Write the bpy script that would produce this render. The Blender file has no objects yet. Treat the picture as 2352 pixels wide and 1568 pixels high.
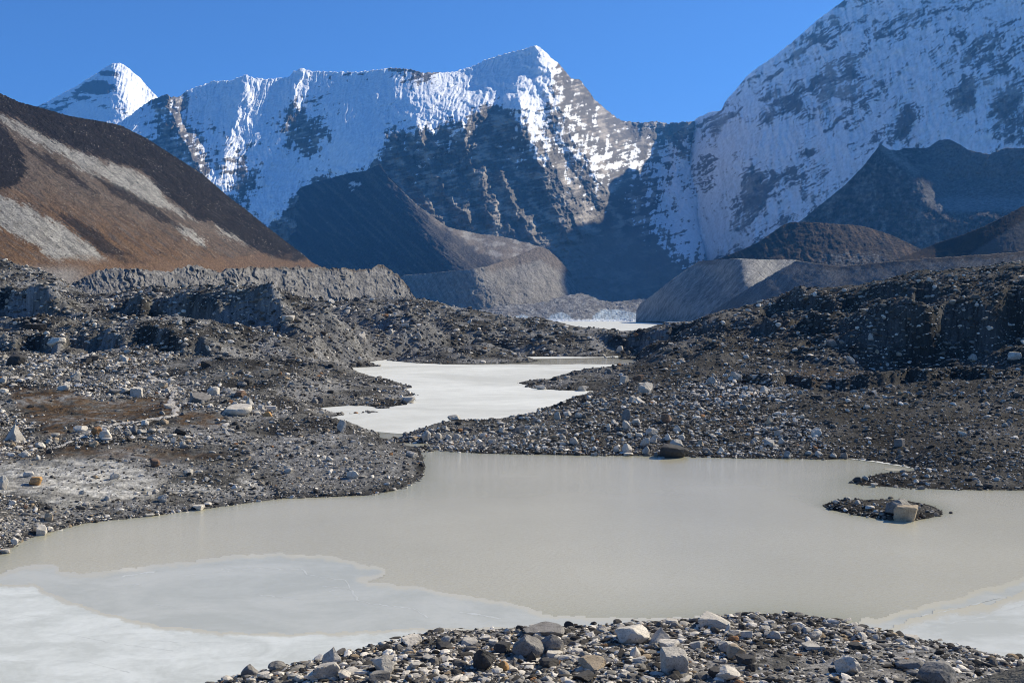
import bpy, math, random
import numpy as np

# ------------------------------------------------------------------ basics
F, CX, HY, H = 2287.0, 1176.0, 725.0, 15.0      # focal length, centre column, horizon row (survey units of the view), eye height in m
SUN_AZ, SUN_EL = 60.0, 35.0                     # degrees to the right of the view axis / above the horizon
rs = np.random.RandomState(11)
random.seed(5)
scene = bpy.context.scene
COL = scene.collection

def P(px, py, Z):
    px = np.asarray(px, float); py = np.asarray(py, float); Z = np.asarray(Z, float)
    return np.stack([(px - CX) / F * Z, Z + 0 * px, H - (py - HY) / F * Z], -1)

# ------------------------------------------------------------------ noise
_perm = np.arange(256); np.random.RandomState(3).shuffle(_perm); _perm = np.concatenate([_perm, _perm])
_ang = np.random.RandomState(4).rand(256) * 2 * np.pi
_gx, _gy = np.cos(_ang), np.sin(_ang)

def perlin(x, y, seed=0):
    x = np.asarray(x, float) + seed * 17.31; y = np.asarray(y, float) + seed * 9.77
    xi = np.floor(x).astype(np.int64); yi = np.floor(y).astype(np.int64)
    xf = x - xi; yf = y - yi
    xi &= 255; yi &= 255
    u = xf * xf * xf * (xf * (xf * 6 - 15) + 10); v = yf * yf * yf * (yf * (yf * 6 - 15) + 10)
    def g(ix, iy, dx, dy):
        h = _perm[_perm[ix & 255] + (iy & 255)]
        return _gx[h] * dx + _gy[h] * dy
    a = g(xi, yi, xf, yf); b = g(xi + 1, yi, xf - 1, yf)
    c = g(xi, yi + 1, xf, yf - 1); d = g(xi + 1, yi + 1, xf - 1, yf - 1)
    return ((a + u * (b - a)) * (1 - v) + (c + u * (d - c)) * v) * 1.5

def fbm(x, y, oct=4, seed=0, gain=0.5, ridged=False):
    s = 0; a = 1.0; n = 0
    for o in range(oct):
        p = perlin(x * 2 ** o, y * 2 ** o, seed + o * 5)
        if ridged: p = 1 - 2 * np.abs(p)
        s = s + a * p; n += a; a *= gain
    return s / n * (1.0 if ridged else 1.8)

def sstep(x, a, b):
    t = np.clip((x - a) / (b - a), 0, 1)
    return t * t * (3 - 2 * t)

def mix(a, b, t):
    return a + (b - a) * t[..., None]

def rbf(pts, vals, smooth=1e-4):
    """thin plate spline through scattered control points; returns an evaluator"""
    pts = np.asarray(pts, float); vals = np.asarray(vals, float)
    n = len(pts)
    def phi(r2): return 0.5 * r2 * np.log(np.maximum(r2, 1e-12))
    d2 = ((pts[:, None] - pts[None]) ** 2).sum(-1)
    A = np.zeros((n + 3, n + 3)); A[:n, :n] = phi(d2) + smooth * np.eye(n)
    A[:n, n] = 1; A[:n, n + 1:] = pts; A[n, :n] = 1; A[n + 1:, :n] = pts.T
    w = np.linalg.solve(A, np.concatenate([vals, np.zeros(3)]))
    def ev(x, y):
        sh = np.shape(x); x = np.ravel(x); y = np.ravel(y); out = np.empty(len(x))
        for i in range(0, len(x), 20000):
            xx = x[i:i + 20000]; yy = y[i:i + 20000]
            r2 = (xx[:, None] - pts[:, 0]) ** 2 + (yy[:, None] - pts[:, 1]) ** 2
            out[i:i + 20000] = phi(r2) @ w[:n] + w[n] + w[n + 1] * xx + w[n + 2] * yy
        return out.reshape(sh)
    return ev

def densify(pl, step=18):
    out = []
    for a, b in zip(pl[:-1], pl[1:]):
        k = max(1, int(math.hypot(b[0] - a[0], b[1] - a[1]) / step))
        for i in range(k):
            t = i / k; out.append(tuple(a[j] + (b[j] - a[j]) * t for j in range(len(a))))
    out.append(tuple(pl[-1])); return out

def inpoly(x, y, poly):
    c = np.zeros(np.shape(x), bool); n = len(poly); j = n - 1
    for i in range(n):
        xi, yi = poly[i]; xj, yj = poly[j]
        if yi != yj:
            c ^= ((yi > y) != (yj > y)) & (x < (xj - xi) * (y - yi) / (yj - yi) + xi)
        j = i
    return c

def polydist(x, y, pl):
    d = np.full(np.shape(x), 1e9)
    for a, b in zip(pl[:-1], pl[1:]):
        ax, ay = a[:2]; bx, by = b[:2]; L = (bx - ax) ** 2 + (by - ay) ** 2 + 1e-9
        t = np.clip(((x - ax) * (bx - ax) + (y - ay) * (by - ay)) / L, 0, 1)
        d = np.minimum(d, np.hypot(x - ax - t * (bx - ax), y - ay - t * (by - ay)))
    return d

def soft(x, y, poly, feather):
    """1 inside the polygon, falling to 0 over feather outside"""
    pa = np.array(poly, float); lo = pa.min(0) - feather; hi = pa.max(0) + feather
    k = (x > lo[0]) & (x < hi[0]) & (y > lo[1]) & (y < hi[1])
    out = np.zeros(np.shape(x))
    if not k.any(): return out
    xs, ys = x[k], y[k]
    ins = inpoly(xs, ys, poly); d = polydist(xs, ys, list(poly) + [poly[0]])
    out[k] = sstep(np.where(ins, d, -d), -feather, feather)
    return out

def Zm(scale, ox, oy, pts):
    return [(ox + x * scale, oy + y * scale) for x, y in pts]

# ------------------------------------------------------------------ mesh + tagging helpers
def tag(o, label=None, cat=None, group=None, kind=None):
    if label: o['label'] = label
    if cat: o['category'] = cat
    if group: o['group'] = group
    if kind: o['kind'] = kind
    return o

def mesh_obj(name, verts, faces, mat, col=None, smooth=True, attrs=None):
    """faces: (n,4) or (n,3) int array"""
    me = bpy.data.meshes.new(name)
    verts = np.ascontiguousarray(verts, np.float32); faces = np.ascontiguousarray(faces, np.int32)
    k = faces.shape[1]
    me.vertices.add(len(verts)); me.vertices.foreach_set('co', verts.ravel())
    me.loops.add(faces.size); me.loops.foreach_set('vertex_index', faces.ravel())
    me.polygons.add(len(faces))
    me.polygons.foreach_set('loop_start', np.arange(0, faces.size, k, dtype=np.int32))
    me.polygons.foreach_set('use_smooth', np.full(len(faces), smooth, bool))
    me.update(calc_edges=True)
    if col is not None:
        a = me.color_attributes.new('col', 'FLOAT_COLOR', 'POINT')
        c = np.ones((len(verts), 4), np.float32); c[:, :3] = col; a.data.foreach_set('color', c.ravel())
    for n, v in (attrs or {}).items():
        a = me.attributes.new(n, 'FLOAT', 'POINT'); a.data.foreach_set('value', np.ascontiguousarray(v, np.float32))
    me.materials.append(mat)
    o = bpy.data.objects.new(name, me); COL.objects.link(o)
    return o

def grid_faces(nc, nr, keep=None):
    i = np.arange(nc * nr).reshape(nc, nr)
    f = np.stack([i[:-1, :-1], i[1:, :-1], i[1:, 1:], i[:-1, 1:]], -1).reshape(-1, 4)
    return f if keep is None else f[keep.ravel()]

# ------------------------------------------------------------------ materials
def new_mat(name):
    m = bpy.data.materials.new(name); m.use_nodes = True
    nt = m.node_tree; b = nt.nodes['Principled BSDF']
    return m, nt, b

def N(nt, t, **kw):
    n = nt.nodes.new(t)
    for k, v in kw.items():
        if hasattr(n, k): setattr(n, k, v)
        else: n.inputs[k].default_value = v
    return n

def L(nt, a, b): nt.links.new(a, b)

def ramp(nt, stops):
    r = nt.nodes.new('ShaderNodeValToRGB'); e = r.color_ramp.elements
    while len(e) > 1: e.remove(e[-1])
    e[0].position = stops[0][0]; e[0].color = (*stops[0][1], 1)
    for p, c in stops[1:]:
        x = e.new(p); x.color = (*c, 1)
    return r

def attr_mat(name, rough=0.9, scale=1.0, var=0.35, bump=0.4, bdist=0.1, spec=0.04, detail=8):
    """earth / rock / snow: per-vertex albedo broken up by noise"""
    m, nt, b = new_mat(name)
    at = N(nt, 'ShaderNodeAttribute', attribute_name='col')
    geo = N(nt, 'ShaderNodeNewGeometry')
    n1 = N(nt, 'ShaderNodeTexNoise', Scale=scale, Detail=detail, Roughness=0.65); L(nt, geo.outputs['Position'], n1.inputs['Vector'])
    r = ramp(nt, [(0.3, (1 - var,) * 3), (0.7, (1 + var,) * 3)]); L(nt, n1.outputs['Fac'], r.inputs['Fac'])
    mx = N(nt, 'ShaderNodeMix', data_type='RGBA', blend_type='MULTIPLY'); mx.inputs['Factor'].default_value = 1
    L(nt, at.outputs['Color'], mx.inputs[6]); L(nt, r.outputs['Color'], mx.inputs[7])
    L(nt, mx.outputs[2], b.inputs['Base Color'])
    b.inputs['Roughness'].default_value = rough; b.inputs['Specular IOR Level'].default_value = spec
    if bump:
        bp = N(nt, 'ShaderNodeBump', Strength=bump, Distance=bdist); L(nt, n1.outputs['Fac'], bp.inputs['Height'])
        L(nt, bp.outputs['Normal'], b.inputs['Normal'])
    return m

M_ground = attr_mat('moraine_gravel', scale=3.0, var=0.45, bump=0.9, bdist=0.25)
M_stone = attr_mat('loose_stone', scale=6.0, var=0.25, bump=0.5, bdist=0.05)
M_mount = attr_mat('mountain_rock_snow', scale=0.045, var=0.16, bump=0.8, bdist=9, rough=0.8)
M_hill = attr_mat('hillside_scree', scale=0.35, var=0.4, bump=0.8, bdist=1.5)
M_till = attr_mat('moraine_till', scale=0.30, var=0.45, bump=1.0, bdist=2.2)
M_tillfar = attr_mat('distant_till', scale=0.085, var=0.40, bump=1.0, bdist=7)
M_hillfar = attr_mat('distant_scree', scale=0.10, var=0.5, bump=1.0, bdist=6)

def rock_mat(name, c, c2, speck=0.5, rough=0.85):
    c = (c[0] * 1.07, c[1], c[2] * .88); c2 = (c2[0] * 1.07, c2[1], c2[2] * .88)
    m, nt, b = new_mat(name)
    tc = N(nt, 'ShaderNodeTexCoord')
    oi = N(nt, 'ShaderNodeObjectInfo')
    ad = N(nt, 'ShaderNodeVectorMath', operation='ADD'); L(nt, tc.outputs['Object'], ad.inputs[0])
    sc = N(nt, 'ShaderNodeVectorMath', operation='SCALE'); sc.inputs['Scale'].default_value = 37
    L(nt, oi.outputs['Random'], sc.inputs[0]); L(nt, sc.outputs[0], ad.inputs[1])
    n1 = N(nt, 'ShaderNodeTexNoise', Scale=1.6, Detail=9, Roughness=0.7); L(nt, ad.outputs[0], n1.inputs['Vector'])
    n2 = N(nt, 'ShaderNodeTexNoise', Scale=14, Detail=4, Roughness=0.6); L(nt, ad.outputs[0], n2.inputs['Vector'])
    r1 = ramp(nt, [(0.34, c2), (0.52, c), (0.75, tuple(min(1, x * 1.2) for x in c))]); L(nt, n1.outputs['Fac'], r1.inputs['Fac'])
    r2 = ramp(nt, [(0.36, (1 - speck,) * 3), (0.46, (1, 1, 1))]); L(nt, n2.outputs['Fac'], r2.inputs['Fac'])
    mx = N(nt, 'ShaderNodeMix', data_type='RGBA', blend_type='MULTIPLY'); mx.inputs['Factor'].default_value = 1
    L(nt, r1.outputs['Color'], mx.inputs[6]); L(nt, r2.outputs['Color'], mx.inputs[7])
    L(nt, mx.outputs[2], b.inputs['Base Color']); b.inputs['Roughness'].default_value = rough
    b.inputs['Specular IOR Level'].default_value = 0.3
    bp = N(nt, 'ShaderNodeBump', Strength=0.6, Distance=0.12); L(nt, n1.outputs['Fac'], bp.inputs['Height'])
    L(nt, bp.outputs['Normal'], b.inputs['Normal'])
    return m

ROCK = {
    'white': rock_mat('pale_granite', (0.58, 0.555, 0.51), (0.36, 0.345, 0.315), 0.4),
    'pale': rock_mat('light_grey_granite', (0.45, 0.435, 0.405), (0.28, 0.265, 0.245), 0.4),
    'grey': rock_mat('grey_gneiss', (0.22, 0.215, 0.21), (0.12, 0.115, 0.11), 0.5),
    'dark': rock_mat('dark_schist', (0.055, 0.053, 0.052), (0.025, 0.025, 0.025), 0.3),
    'tan': rock_mat('tan_granite', (0.42, 0.35, 0.26), (0.26, 0.21, 0.15), 0.4),
    'rust': rock_mat('rust_stained_rock', (0.30, 0.17, 0.08), (0.12, 0.06, 0.03), 0.45),
    'orange': rock_mat('orange_lichen_rock', (0.45, 0.27, 0.11), (0.28, 0.19, 0.11), 0.35),
    'brown': rock_mat('brown_rock', (0.18, 0.12, 0.085), (0.09, 0.06, 0.045), 0.4),
}

def water_mat():
    m, nt, b = new_mat('silty_water')
    geo = N(nt, 'ShaderNodeNewGeometry')
    mp = N(nt, 'ShaderNodeMapping'); mp.inputs['Scale'].default_value = (1.0, 2.2, 1); mp.inputs['Rotation'].default_value = (0, 0, 0.25)
    L(nt, geo.outputs['Position'], mp.inputs['Vector'])
    n1 = N(nt, 'ShaderNodeTexNoise', Scale=3.6, Detail=6, Roughness=0.6); L(nt, mp.outputs[0], n1.inputs['Vector'])
    n2 = N(nt, 'ShaderNodeTexNoise', Scale=0.05, Detail=4); L(nt, geo.outputs['Position'], n2.inputs['Vector'])
    r = ramp(nt, [(0.35, (0.49, 0.452, 0.338)), (0.7, (0.55, 0.508, 0.385))]); L(nt, n2.outputs['Fac'], r.inputs['Fac'])
    at = N(nt, 'ShaderNodeAttribute', attribute_name='shallow'); ms = N(nt, 'ShaderNodeMix', data_type='RGBA'); L(nt, at.outputs['Fac'], ms.inputs['Factor']); L(nt, r.outputs['Color'], ms.inputs[6]); ms.inputs[7].default_value = (.36, .34, .225, 1)
    L(nt, ms.outputs[2], b.inputs['Base Color']); b.inputs['IOR'].default_value = 1.33
    rr = N(nt, 'ShaderNodeMapRange'); rr.inputs['From Min'].default_value = .35; rr.inputs['From Max'].default_value = .65; rr.inputs['To Min'].default_value = .015; rr.inputs['To Max'].default_value = .11; L(nt, n2.outputs['Fac'], rr.inputs['Value']); L(nt, rr.outputs['Result'], b.inputs['Roughness'])
    bp = N(nt, 'ShaderNodeBump', Strength=0.65, Distance=0.05); L(nt, n1.outputs['Fac'], bp.inputs['Height'])
    L(nt, bp.outputs['Normal'], b.inputs['Normal'])
    return m

def ice_mat(name, c1, c2, sx=0.12, sy=0.5, rough=0.4, fine=1.2, bump=0.15, cover=False):
    m, nt, b = new_mat(name)
    geo = N(nt, 'ShaderNodeNewGeometry')
    mp = N(nt, 'ShaderNodeMapping'); mp.inputs['Scale'].default_value = (sx, sy, 1); mp.inputs['Rotation'].default_value = (0, 0, 0.2)
    L(nt, geo.outputs['Position'], mp.inputs['Vector'])
    n1 = N(nt, 'ShaderNodeTexNoise', Scale=1, Detail=7, Roughness=0.62, Distortion=0.8); L(nt, mp.outputs[0], n1.inputs['Vector'])
    n2 = N(nt, 'ShaderNodeTexNoise', Scale=fine, Detail=5, Roughness=0.7); L(nt, geo.outputs['Position'], n2.inputs['Vector'])
    ad = N(nt, 'ShaderNodeMath', operation='MULTIPLY_ADD'); L(nt, n2.outputs['Fac'], ad.inputs[0]); ad.inputs[1].default_value = 0.35; L(nt, n1.outputs['Fac'], ad.inputs[2])
    r = ramp(nt, [(0.55, c1), (0.66, tuple(.6 * a + .4 * b for a, b in zip(c1, c2))), (0.82, c2)]); L(nt, ad.outputs[0], r.inputs['Fac'])
    L(nt, r.outputs['Color'], b.inputs['Base Color']); b.inputs['Roughness'].default_value = rough; b.inputs['IOR'].default_value = 1.31; b.inputs['Specular IOR Level'].default_value = .2
    bp = N(nt, 'ShaderNodeBump', Strength=bump, Distance=0.05); L(nt, n2.outputs['Fac'], bp.inputs['Height']); L(nt, bp.outputs['Normal'], b.inputs['Normal'])
    if cover:                                    # thin margins take on the colour of the silty water under them
        at = N(nt, 'ShaderNodeAttribute', attribute_name='cover'); n3 = N(nt, 'ShaderNodeTexNoise', Scale=.9, Detail=6, Roughness=.65); L(nt, geo.outputs['Position'], n3.inputs['Vector'])
        sb = N(nt, 'ShaderNodeMath', operation='MULTIPLY_ADD'); L(nt, n3.outputs['Fac'], sb.inputs[0]); sb.inputs[1].default_value = .9; sb.inputs[2].default_value = -.55
        a2 = N(nt, 'ShaderNodeMath', operation='ADD'); L(nt, at.outputs['Fac'], a2.inputs[0]); L(nt, sb.outputs[0], a2.inputs[1])
        mr = N(nt, 'ShaderNodeMapRange'); mr.inputs['From Min'].default_value = .05; mr.inputs['From Max'].default_value = .75; L(nt, a2.outputs[0], mr.inputs['Value'])
        mw = N(nt, 'ShaderNodeMix', data_type='RGBA'); L(nt, mr.outputs['Result'], mw.inputs['Factor']); mw.inputs[6].default_value = (.52, .48, .362, 1); L(nt, r.outputs['Color'], mw.inputs[7]); L(nt, mw.outputs[2], b.inputs['Base Color'])
        mo = N(nt, 'ShaderNodeMapRange'); mo.inputs['To Min'].default_value = .08; mo.inputs['To Max'].default_value = rough; L(nt, mr.outputs['Result'], mo.inputs['Value']); L(nt, mo.outputs['Result'], b.inputs['Roughness'])
    return m

M_water = water_mat()
M_ice_white = ice_mat('white_lake_ice', (0.56, 0.55, 0.48), (0.74, 0.73, 0.65), 0.022, 0.03, 0.6, 0.25, 0.05)
M_ice_pale = ice_mat('pale_bluish_ice', (0.50, 0.51, 0.46), (0.64, 0.65, 0.595), 0.3, 0.4, 0.45, 2.5, cover=True)
M_ice_thin = ice_mat('thin_grey_ice', (0.425, 0.425, 0.365), (0.50, 0.495, 0.43), 0.16, 0.24, 0.25, 1.5, 0.06, cover=True)
M_ice_right = ice_mat('thin_white_ice', (0.45, 0.455, 0.405), (0.575, 0.58, 0.53), 0.2, 0.3, 0.4, 1.6, cover=True)

# ------------------------------------------------------------------ GROUND: control points
def zfrom(px, py, z): return (px, py, F * (H - z) / (py - HY))
C = []          # (px, lnZ, q=z/Z)
def add_z(px, py, z):
    Z = F * (H - z) / (py - HY); C.append((px, math.log(Z), z / Z))
def add_Z(px, py, Z):
    C.append((px, math.log(Z), (H - (py - HY) / F * Z) / Z))
def add_pz(px, Z, z): C.append((px, math.log(Z), z / Z))
def shore(pl, step=16):
    for x, y in densify(pl, step): add_z(x, y, 0.0)

SH_LEFT = [(-700, 1600), (-300, 1400), (-120, 1320), (0, 1272), (55, 1240), (110, 1222), (200, 1200), (300, 1190), (370, 1181), (450, 1171), (560, 1156), (650, 1144),
           (760, 1141), (850, 1137), (920, 1122), (965, 1100), (977, 1070), (968, 1044)]
SH_ML = [(756, 960), (800, 951), (860, 943), (930, 929), (950, 921)]
SH_BACK = [(785, 845), (800, 838), (870, 828), (960, 822), (1080, 820), (1190, 819), (1290, 819), (1380, 820), (1394, 822), (1496, 824)]
SH_SPIT = [(1212, 886), (1230, 893), (1300, 897), (1360, 898)]
SH_RIGHT = [(925, 1003), (942, 1017), (962, 1024), (1010, 1035), (1100, 1041), (1200, 1043), (1300, 1045), (1400, 1046), (1520, 1047), (1600, 1049), (1700, 1052), (1800, 1053),
            (1900, 1055), (1950, 1053), (2020, 1060), (2090, 1072), (2106, 1080), (2030, 1086), (1985, 1096), (1964, 1105), (1985, 1114), (2080, 1120), (2200, 1125), (2352, 1126),
            (2600, 1135), (3050, 1150)]
for s in (SH_LEFT, SH_ML, SH_BACK, SH_SPIT, SH_RIGHT): shore(s)
ISL = [(1888, 1160), (1920, 1151), (2000, 1147), (2070, 1147), (2140, 1160), (2167, 1176), (2150, 1186), (2100, 1196), (2030, 1194), (1960, 1182), (1902, 1169), (1888, 1160)]
shore(ISL, 12)
for x, y in ((1960, 1165), (2010, 1170), (2060, 1175), (2110, 1178)): add_z(x, y, 0.28)
# hidden shores (column, distance)
for px, Z in [(955, 188), (930, 205), (900, 222), (860, 240), (820, 262), (795, 280),
              (1212, 215), (1270, 235), (1340, 258), (1400, 272), (1465, 290),
              (1340, 190), (1290, 168), (1230, 153), (1180, 146), (1130, 140), (1085, 138), (1040, 137), (1000, 134), (960, 130), (935, 126),
              (968, 110), (940, 114.5), (905, 119.5), (870, 124), (830, 131), (800, 137), (770, 142)]:
    add_pz(px, Z, 0.0)
# crests just in front of them
for t in [(900, 891, 200), (860, 866, 213), (820, 851, 230), (785, 843, 240), (930, 910, 184),
          (1250, 868, 222), (1340, 850, 238), (1400, 843, 250), (1300, 880, 208), (1380, 868, 222),
          (1290, 926, 155), (1230, 946, 141), (1130, 965, 130), (1040, 968, 127), (960, 986, 121),
          (870, 1003, 117), (830, 986, 123), (800, 970, 129), (905, 1016, 113), (940, 1040, 107)]:
    add_Z(*t)
# left bank and hills
for t in [(0, 1200, 69), (0, 1100, 84), (0, 1000, 108), (0, 900, 150), (0, 800, 226), (0, 748, 285), (0, 700, 370), (0, 655, 470),
          (150, 1150, 75), (150, 1060, 92), (150, 960, 122), (150, 880, 160), (150, 790, 236), (150, 750, 290),
          (400, 1130, 81), (400, 1060, 94), (400, 960, 122), (400, 890, 158), (400, 800, 222), (300, 755, 270), (430, 762, 255),
          (600, 1110, 86), (600, 1030, 101), (600, 960, 125), (600, 900, 155), (600, 840, 190),
          (760, 1110, 87), (760, 1040, 101), (760, 985, 118), (880, 1090, 90.5), (880, 1040, 102), (940, 1075, 95),
          (740, 910, 168), (700, 860, 195), (850, 915, 172), (780, 880, 205), (640, 802, 232), (740, 832, 235),
          (40, 735, 320), (128, 697, 330), (150, 735, 320), (60, 712, 345), (220, 735, 330), (240, 748, 290),
          (600, 702, 290), (650, 712, 282), (680, 735, 276), (600, 792, 262), (540, 788, 264), (650, 790, 260), (480, 775, 270), (520, 730, 288), (600, 690, 330), (680, 715, 310), (400, 722, 335), (330, 735, 330),
          
          (800, 760, 320), (800, 800, 300), (950, 760, 370), (950, 800, 335), (1100, 770, 390), (1100, 805, 360), (1250, 790, 375), (700, 720, 400),
          (1330, 795, 375), (850, 725, 400), (1000, 735, 410), (1430, 800, 350), (300, 700, 400), (200, 705, 430)]:
    add_Z(*t)
# right bank and hills
for t in [(1100, 1000, 120), (1200, 1020, 111.5), (1200, 980, 122), (1350, 1010, 113), (1350, 940, 138), (1500, 1015, 112), (1500, 950, 128), (1500, 900, 158), (1490, 868, 190),
          (1420, 890, 178), (1560, 803, 245), (1440, 847, 232), (1468, 842, 236), (1492, 827, 240), (1580, 840, 215), (1620, 900, 160), (1620, 860, 190), (1620, 1010, 112.5), (1620, 950, 128),
          (1750, 1005, 113), (1750, 945, 130), (1750, 900, 158), (1750, 860, 190), (1850, 838, 212), (1700, 820, 240), (1700, 790, 285), (1700, 760, 330),
          (2000, 1005, 110), (2000, 940, 125), (2000, 880, 160), (1930, 848, 205), (2000, 838, 228), (2150, 842, 226), (2300, 840, 224), (2080, 836, 228), (2240, 836, 226), 
          (2000, 764, 238), (2060, 757, 238), (2120, 752, 238), (2200, 748, 238), (2320, 742, 238), (2450, 738, 240), (1950, 790, 245), (2060, 742, 262), (2200, 735, 262), (2320, 728, 262),
          (1850, 800, 262), (1850, 760, 292), (1850, 722, 330), (2000, 710, 310), (2200, 690, 310), (2352, 680, 305),
          (2352, 1085, 91), (2352, 1030, 101), (2352, 950, 119), (2352, 870, 165), (2200, 1060, 96), (2200, 1000, 109), (2200, 930, 127), (2200, 870, 168), (2120, 1040, 100),
          (2700, 1000, 100), (2700, 850, 180), (2700, 700, 290), (1600, 790, 290), (1540, 775, 340), (1600, 755, 350), (1480, 790, 335)]:
    add_Z(*t)
for x, y in ((2060, 1100), (2150, 1100), (2250, 1103), (2352, 1105)): add_z(x, y, 0.22)
# crest against the far valley, then the drop behind it
CREST = [(-700, 590, 560), (-300, 600, 560), (0, 617, 560), (120, 640, 540), (195, 676, 500), (240, 690, 470), (300, 662, 450), (355, 652, 450), (420, 662, 455), (500, 671, 460),
         (600, 680, 460), (700, 688, 460), (850, 690, 460), (950, 696, 460), (1050, 700, 450), (1100, 711, 440), (1160, 734, 430), (1200, 739, 425), (1250, 742, 420), (1290, 750, 415),
         (1320, 761, 410), (1370, 766, 405), (1440, 779, 400), (1470, 778, 392), (1510, 767, 390), (1560, 753, 388), (1610, 743, 385), (1660, 731, 382), (1770, 705, 370), (1890, 690, 358),
         (1950, 665, 350), (1990, 655, 350), (2100, 640, 345), (2200, 628, 340), (2352, 620, 340), (2600, 600, 340), (3050, 570, 340)]
for p in densify(CREST, 45): add_Z(*p)
for x, y, Z in densify(CREST, 120):
    central = 1000 < x < 1760
    add_pz(x, Z * 1.18, 0.0 if central else 12); add_pz(x, Z * 1.4, -3 if central else 8); add_pz(x, Z * 2.2, -4)
# lake beds
for x, y in [(1400, 1150), (1000, 1250), (600, 1300), (300, 1400), (1700, 1180), (2250, 1230), (2000, 1330), (1500, 1350), (100, 1500), (2352, 1400), (1000, 1400), (700, 1200), (300, 1280),
             (1100, 1100), (1780, 1120), (-300, 1650), (2700, 1250), (3050, 1300), (1250, 1250), (1750, 1300), (450, 1480), (300, 1560), (1880, 1220), (2250, 1180), (2080, 1260)]:
    add_z(x, y, -1.6)
for x, y in [(1000, 880), (1150, 850), (880, 962), (1080, 925), (1200, 915), (1060, 895), (960, 860), (1300, 840), (1420, 833), (900, 845), (820, 960), (1200, 870), (790, 960), (805, 962), (850, 962), (1440, 832), (1470, 833), (1450, 840), (1400, 835), (1480, 829), (1488, 834), (1430, 828), (1465, 838), (1380, 832), (1340, 830)]: add_z(x, y, -1.5)
for _a in ((1440, 265, .2), (1480, 272, -.3), (1520, 290, -.4), (1480, 305, -1), (1520, 325, -1), (1440, 300, -1), (1500, 344, -.4), (1480, 330, -1)): add_pz(*_a)
add_z(738, 955, .5); add_z(745, 968, .6); add_z(720, 940, 1.2)
for x, y in [(890, 992), (915, 1008), (945, 1024), (850, 985)]: add_z(x, y, -0.3)
for x, y in [(2030, 1072), (2075, 1077), (1990, 1085), (1940, 1100)]: add_z(x, y, -0.2)
# near bank: shore hidden just behind its crest, then the slope up to the camera
FG = [(250, 1690), (330, 1640), (430, 1600), (529, 1561), (609, 1546), (665, 1534), (717, 1521), (785, 1506), (857, 1489), (929, 1469), (965, 1459), (1040, 1453), (1100, 1450), (1240, 1442), (1350, 1441), (1480, 1434), (1600, 1424), (1700, 1413), (1820, 1413),
      (1920, 1426), (1960, 1440), (2020, 1450), (2100, 1470), (2200, 1488), (2300, 1512), (2352, 1526), (2500, 1570), (2800, 1660)]
for x, y in densify(FG, 26):
    Z = F * (H - .22) / (y - HY); add_pz(x, Z, .22); add_pz(x, Z + 1.0, 0.0); add_pz(x, Z * 1.12, -0.7)
for x in range(700, 2500, 150):
    add_pz(x, 36.0, 1.35 if x > 1000 else 0.9)
for x in range(1150, 2200, 150): add_pz(x, 41, .85 if x > 1300 else .6)
for x in (240, 100): add_pz(x, 36, -.5)
for x in (500, 600): add_pz(x, 36, .5)
for x in range(-600, 3100, 300):
    add_pz(x, 22, 3.8 if x > 300 else 1.5); add_pz(x, 9, 9.6); add_pz(x, 3, 12.8); add_pz(x, 1.4, 13.2)
C = np.array(C)
SV = 1.0
ev = rbf(np.stack([C[:, 0] / F, C[:, 1] * SV], 1), C[:, 2], smooth=2e-6)

# columns / rows of the ground sheet: fine where the view is grazing, coarse towards the horizon
U = np.arange(-700, 3051, 2.6)
rows = [math.log(1.4)]
while rows[-1] < math.log(1150):
    Z = math.exp(rows[-1])
    rows.append(rows[-1] + (0.03 if Z < 29 else float(np.clip(1.8 * Z / (F * H), 0.0022, 0.0048))))
while rows[-1] < math.log(13500): rows.append(rows[-1] + 0.04)
V = np.array(rows)
cu = np.linspace(U[0], U[-1], 420); cv = np.linspace(V[0], math.log(1200), 560)
q = ev(cu[:, None] / F + 0 * cv[None], cv[None] * SV + 0 * cu[:, None])
def bil(q, u, v):
    fu = np.clip((u - cu[0]) / (cu[1] - cu[0]), 0, len(cu) - 1.001); fv = np.clip((v - cv[0]) / (cv[1] - cv[0]), 0, len(cv) - 1.001)
    i = fu.astype(int); j = fv.astype(int); a = fu - i; b = fv - j
    return (q[i, j] * (1 - a) + q[i + 1, j] * a) * (1 - b) + (q[i, j + 1] * (1 - a) + q[i + 1, j + 1] * a) * b
UU, VV = np.meshgrid(U, V, indexing='ij')
GZ = np.exp(VV); GX = (UU - CX) / F * GZ
Gz = bil(q, UU, VV) * GZ
Gz = np.where(GZ > 1000, np.minimum(Gz, -3) * 0 - 3.5, Gz)
land = sstep(Gz, 0.02, 1.5); landh = sstep(Gz, 1.0, 6.0)
far = sstep(GZ, 60, 140)
Gz = Gz + landh * 1.9 * fbm(GX / 42, GZ / 42, 2, 1) + land * far * 0.55 * fbm(GX / 13, GZ / 13, 3, 2, 0.55) + land * 0.16 * fbm(GX / 3.6, GZ / 3.6, 3, 3, 0.6) + sstep(Gz, -.1, .3) * 0.05 * fbm(GX / 1.0, GZ / 1.0, 2, 4)
_cz = np.interp(U, [p[0] for p in CREST], [p[2] for p in CREST])[:, None]
_att = np.clip(np.abs(np.log(GZ / _cz)) / .14, .3, 1) * (1 - .9 * np.exp(-((UU - 1500) / 110) ** 2) * sstep(GZ, 320, 350))
Gz = Gz + landh * (1 - .8 * np.exp(-((UU - 1450) / 90) ** 2 - ((GZ - 245) / 40) ** 2)) * sstep(GZ, 170, 270) * _att * (4.2 * (fbm(GX / 34 + .3 * fbm(GX / 20, GZ / 20, 2, 9), GZ / 30, 3, 8, .45, True) - .35) + 1.6 * (fbm(GX / 12, GZ / 12, 3, 10, .5, True) - .3))
Gz = Gz + landh * sstep(GZ, 105, 130) * sstep(200 - GZ, 0, 40) * 1.1 * (fbm(GX / 15, GZ / 15, 3, 11, .5, True) - .3)
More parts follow.
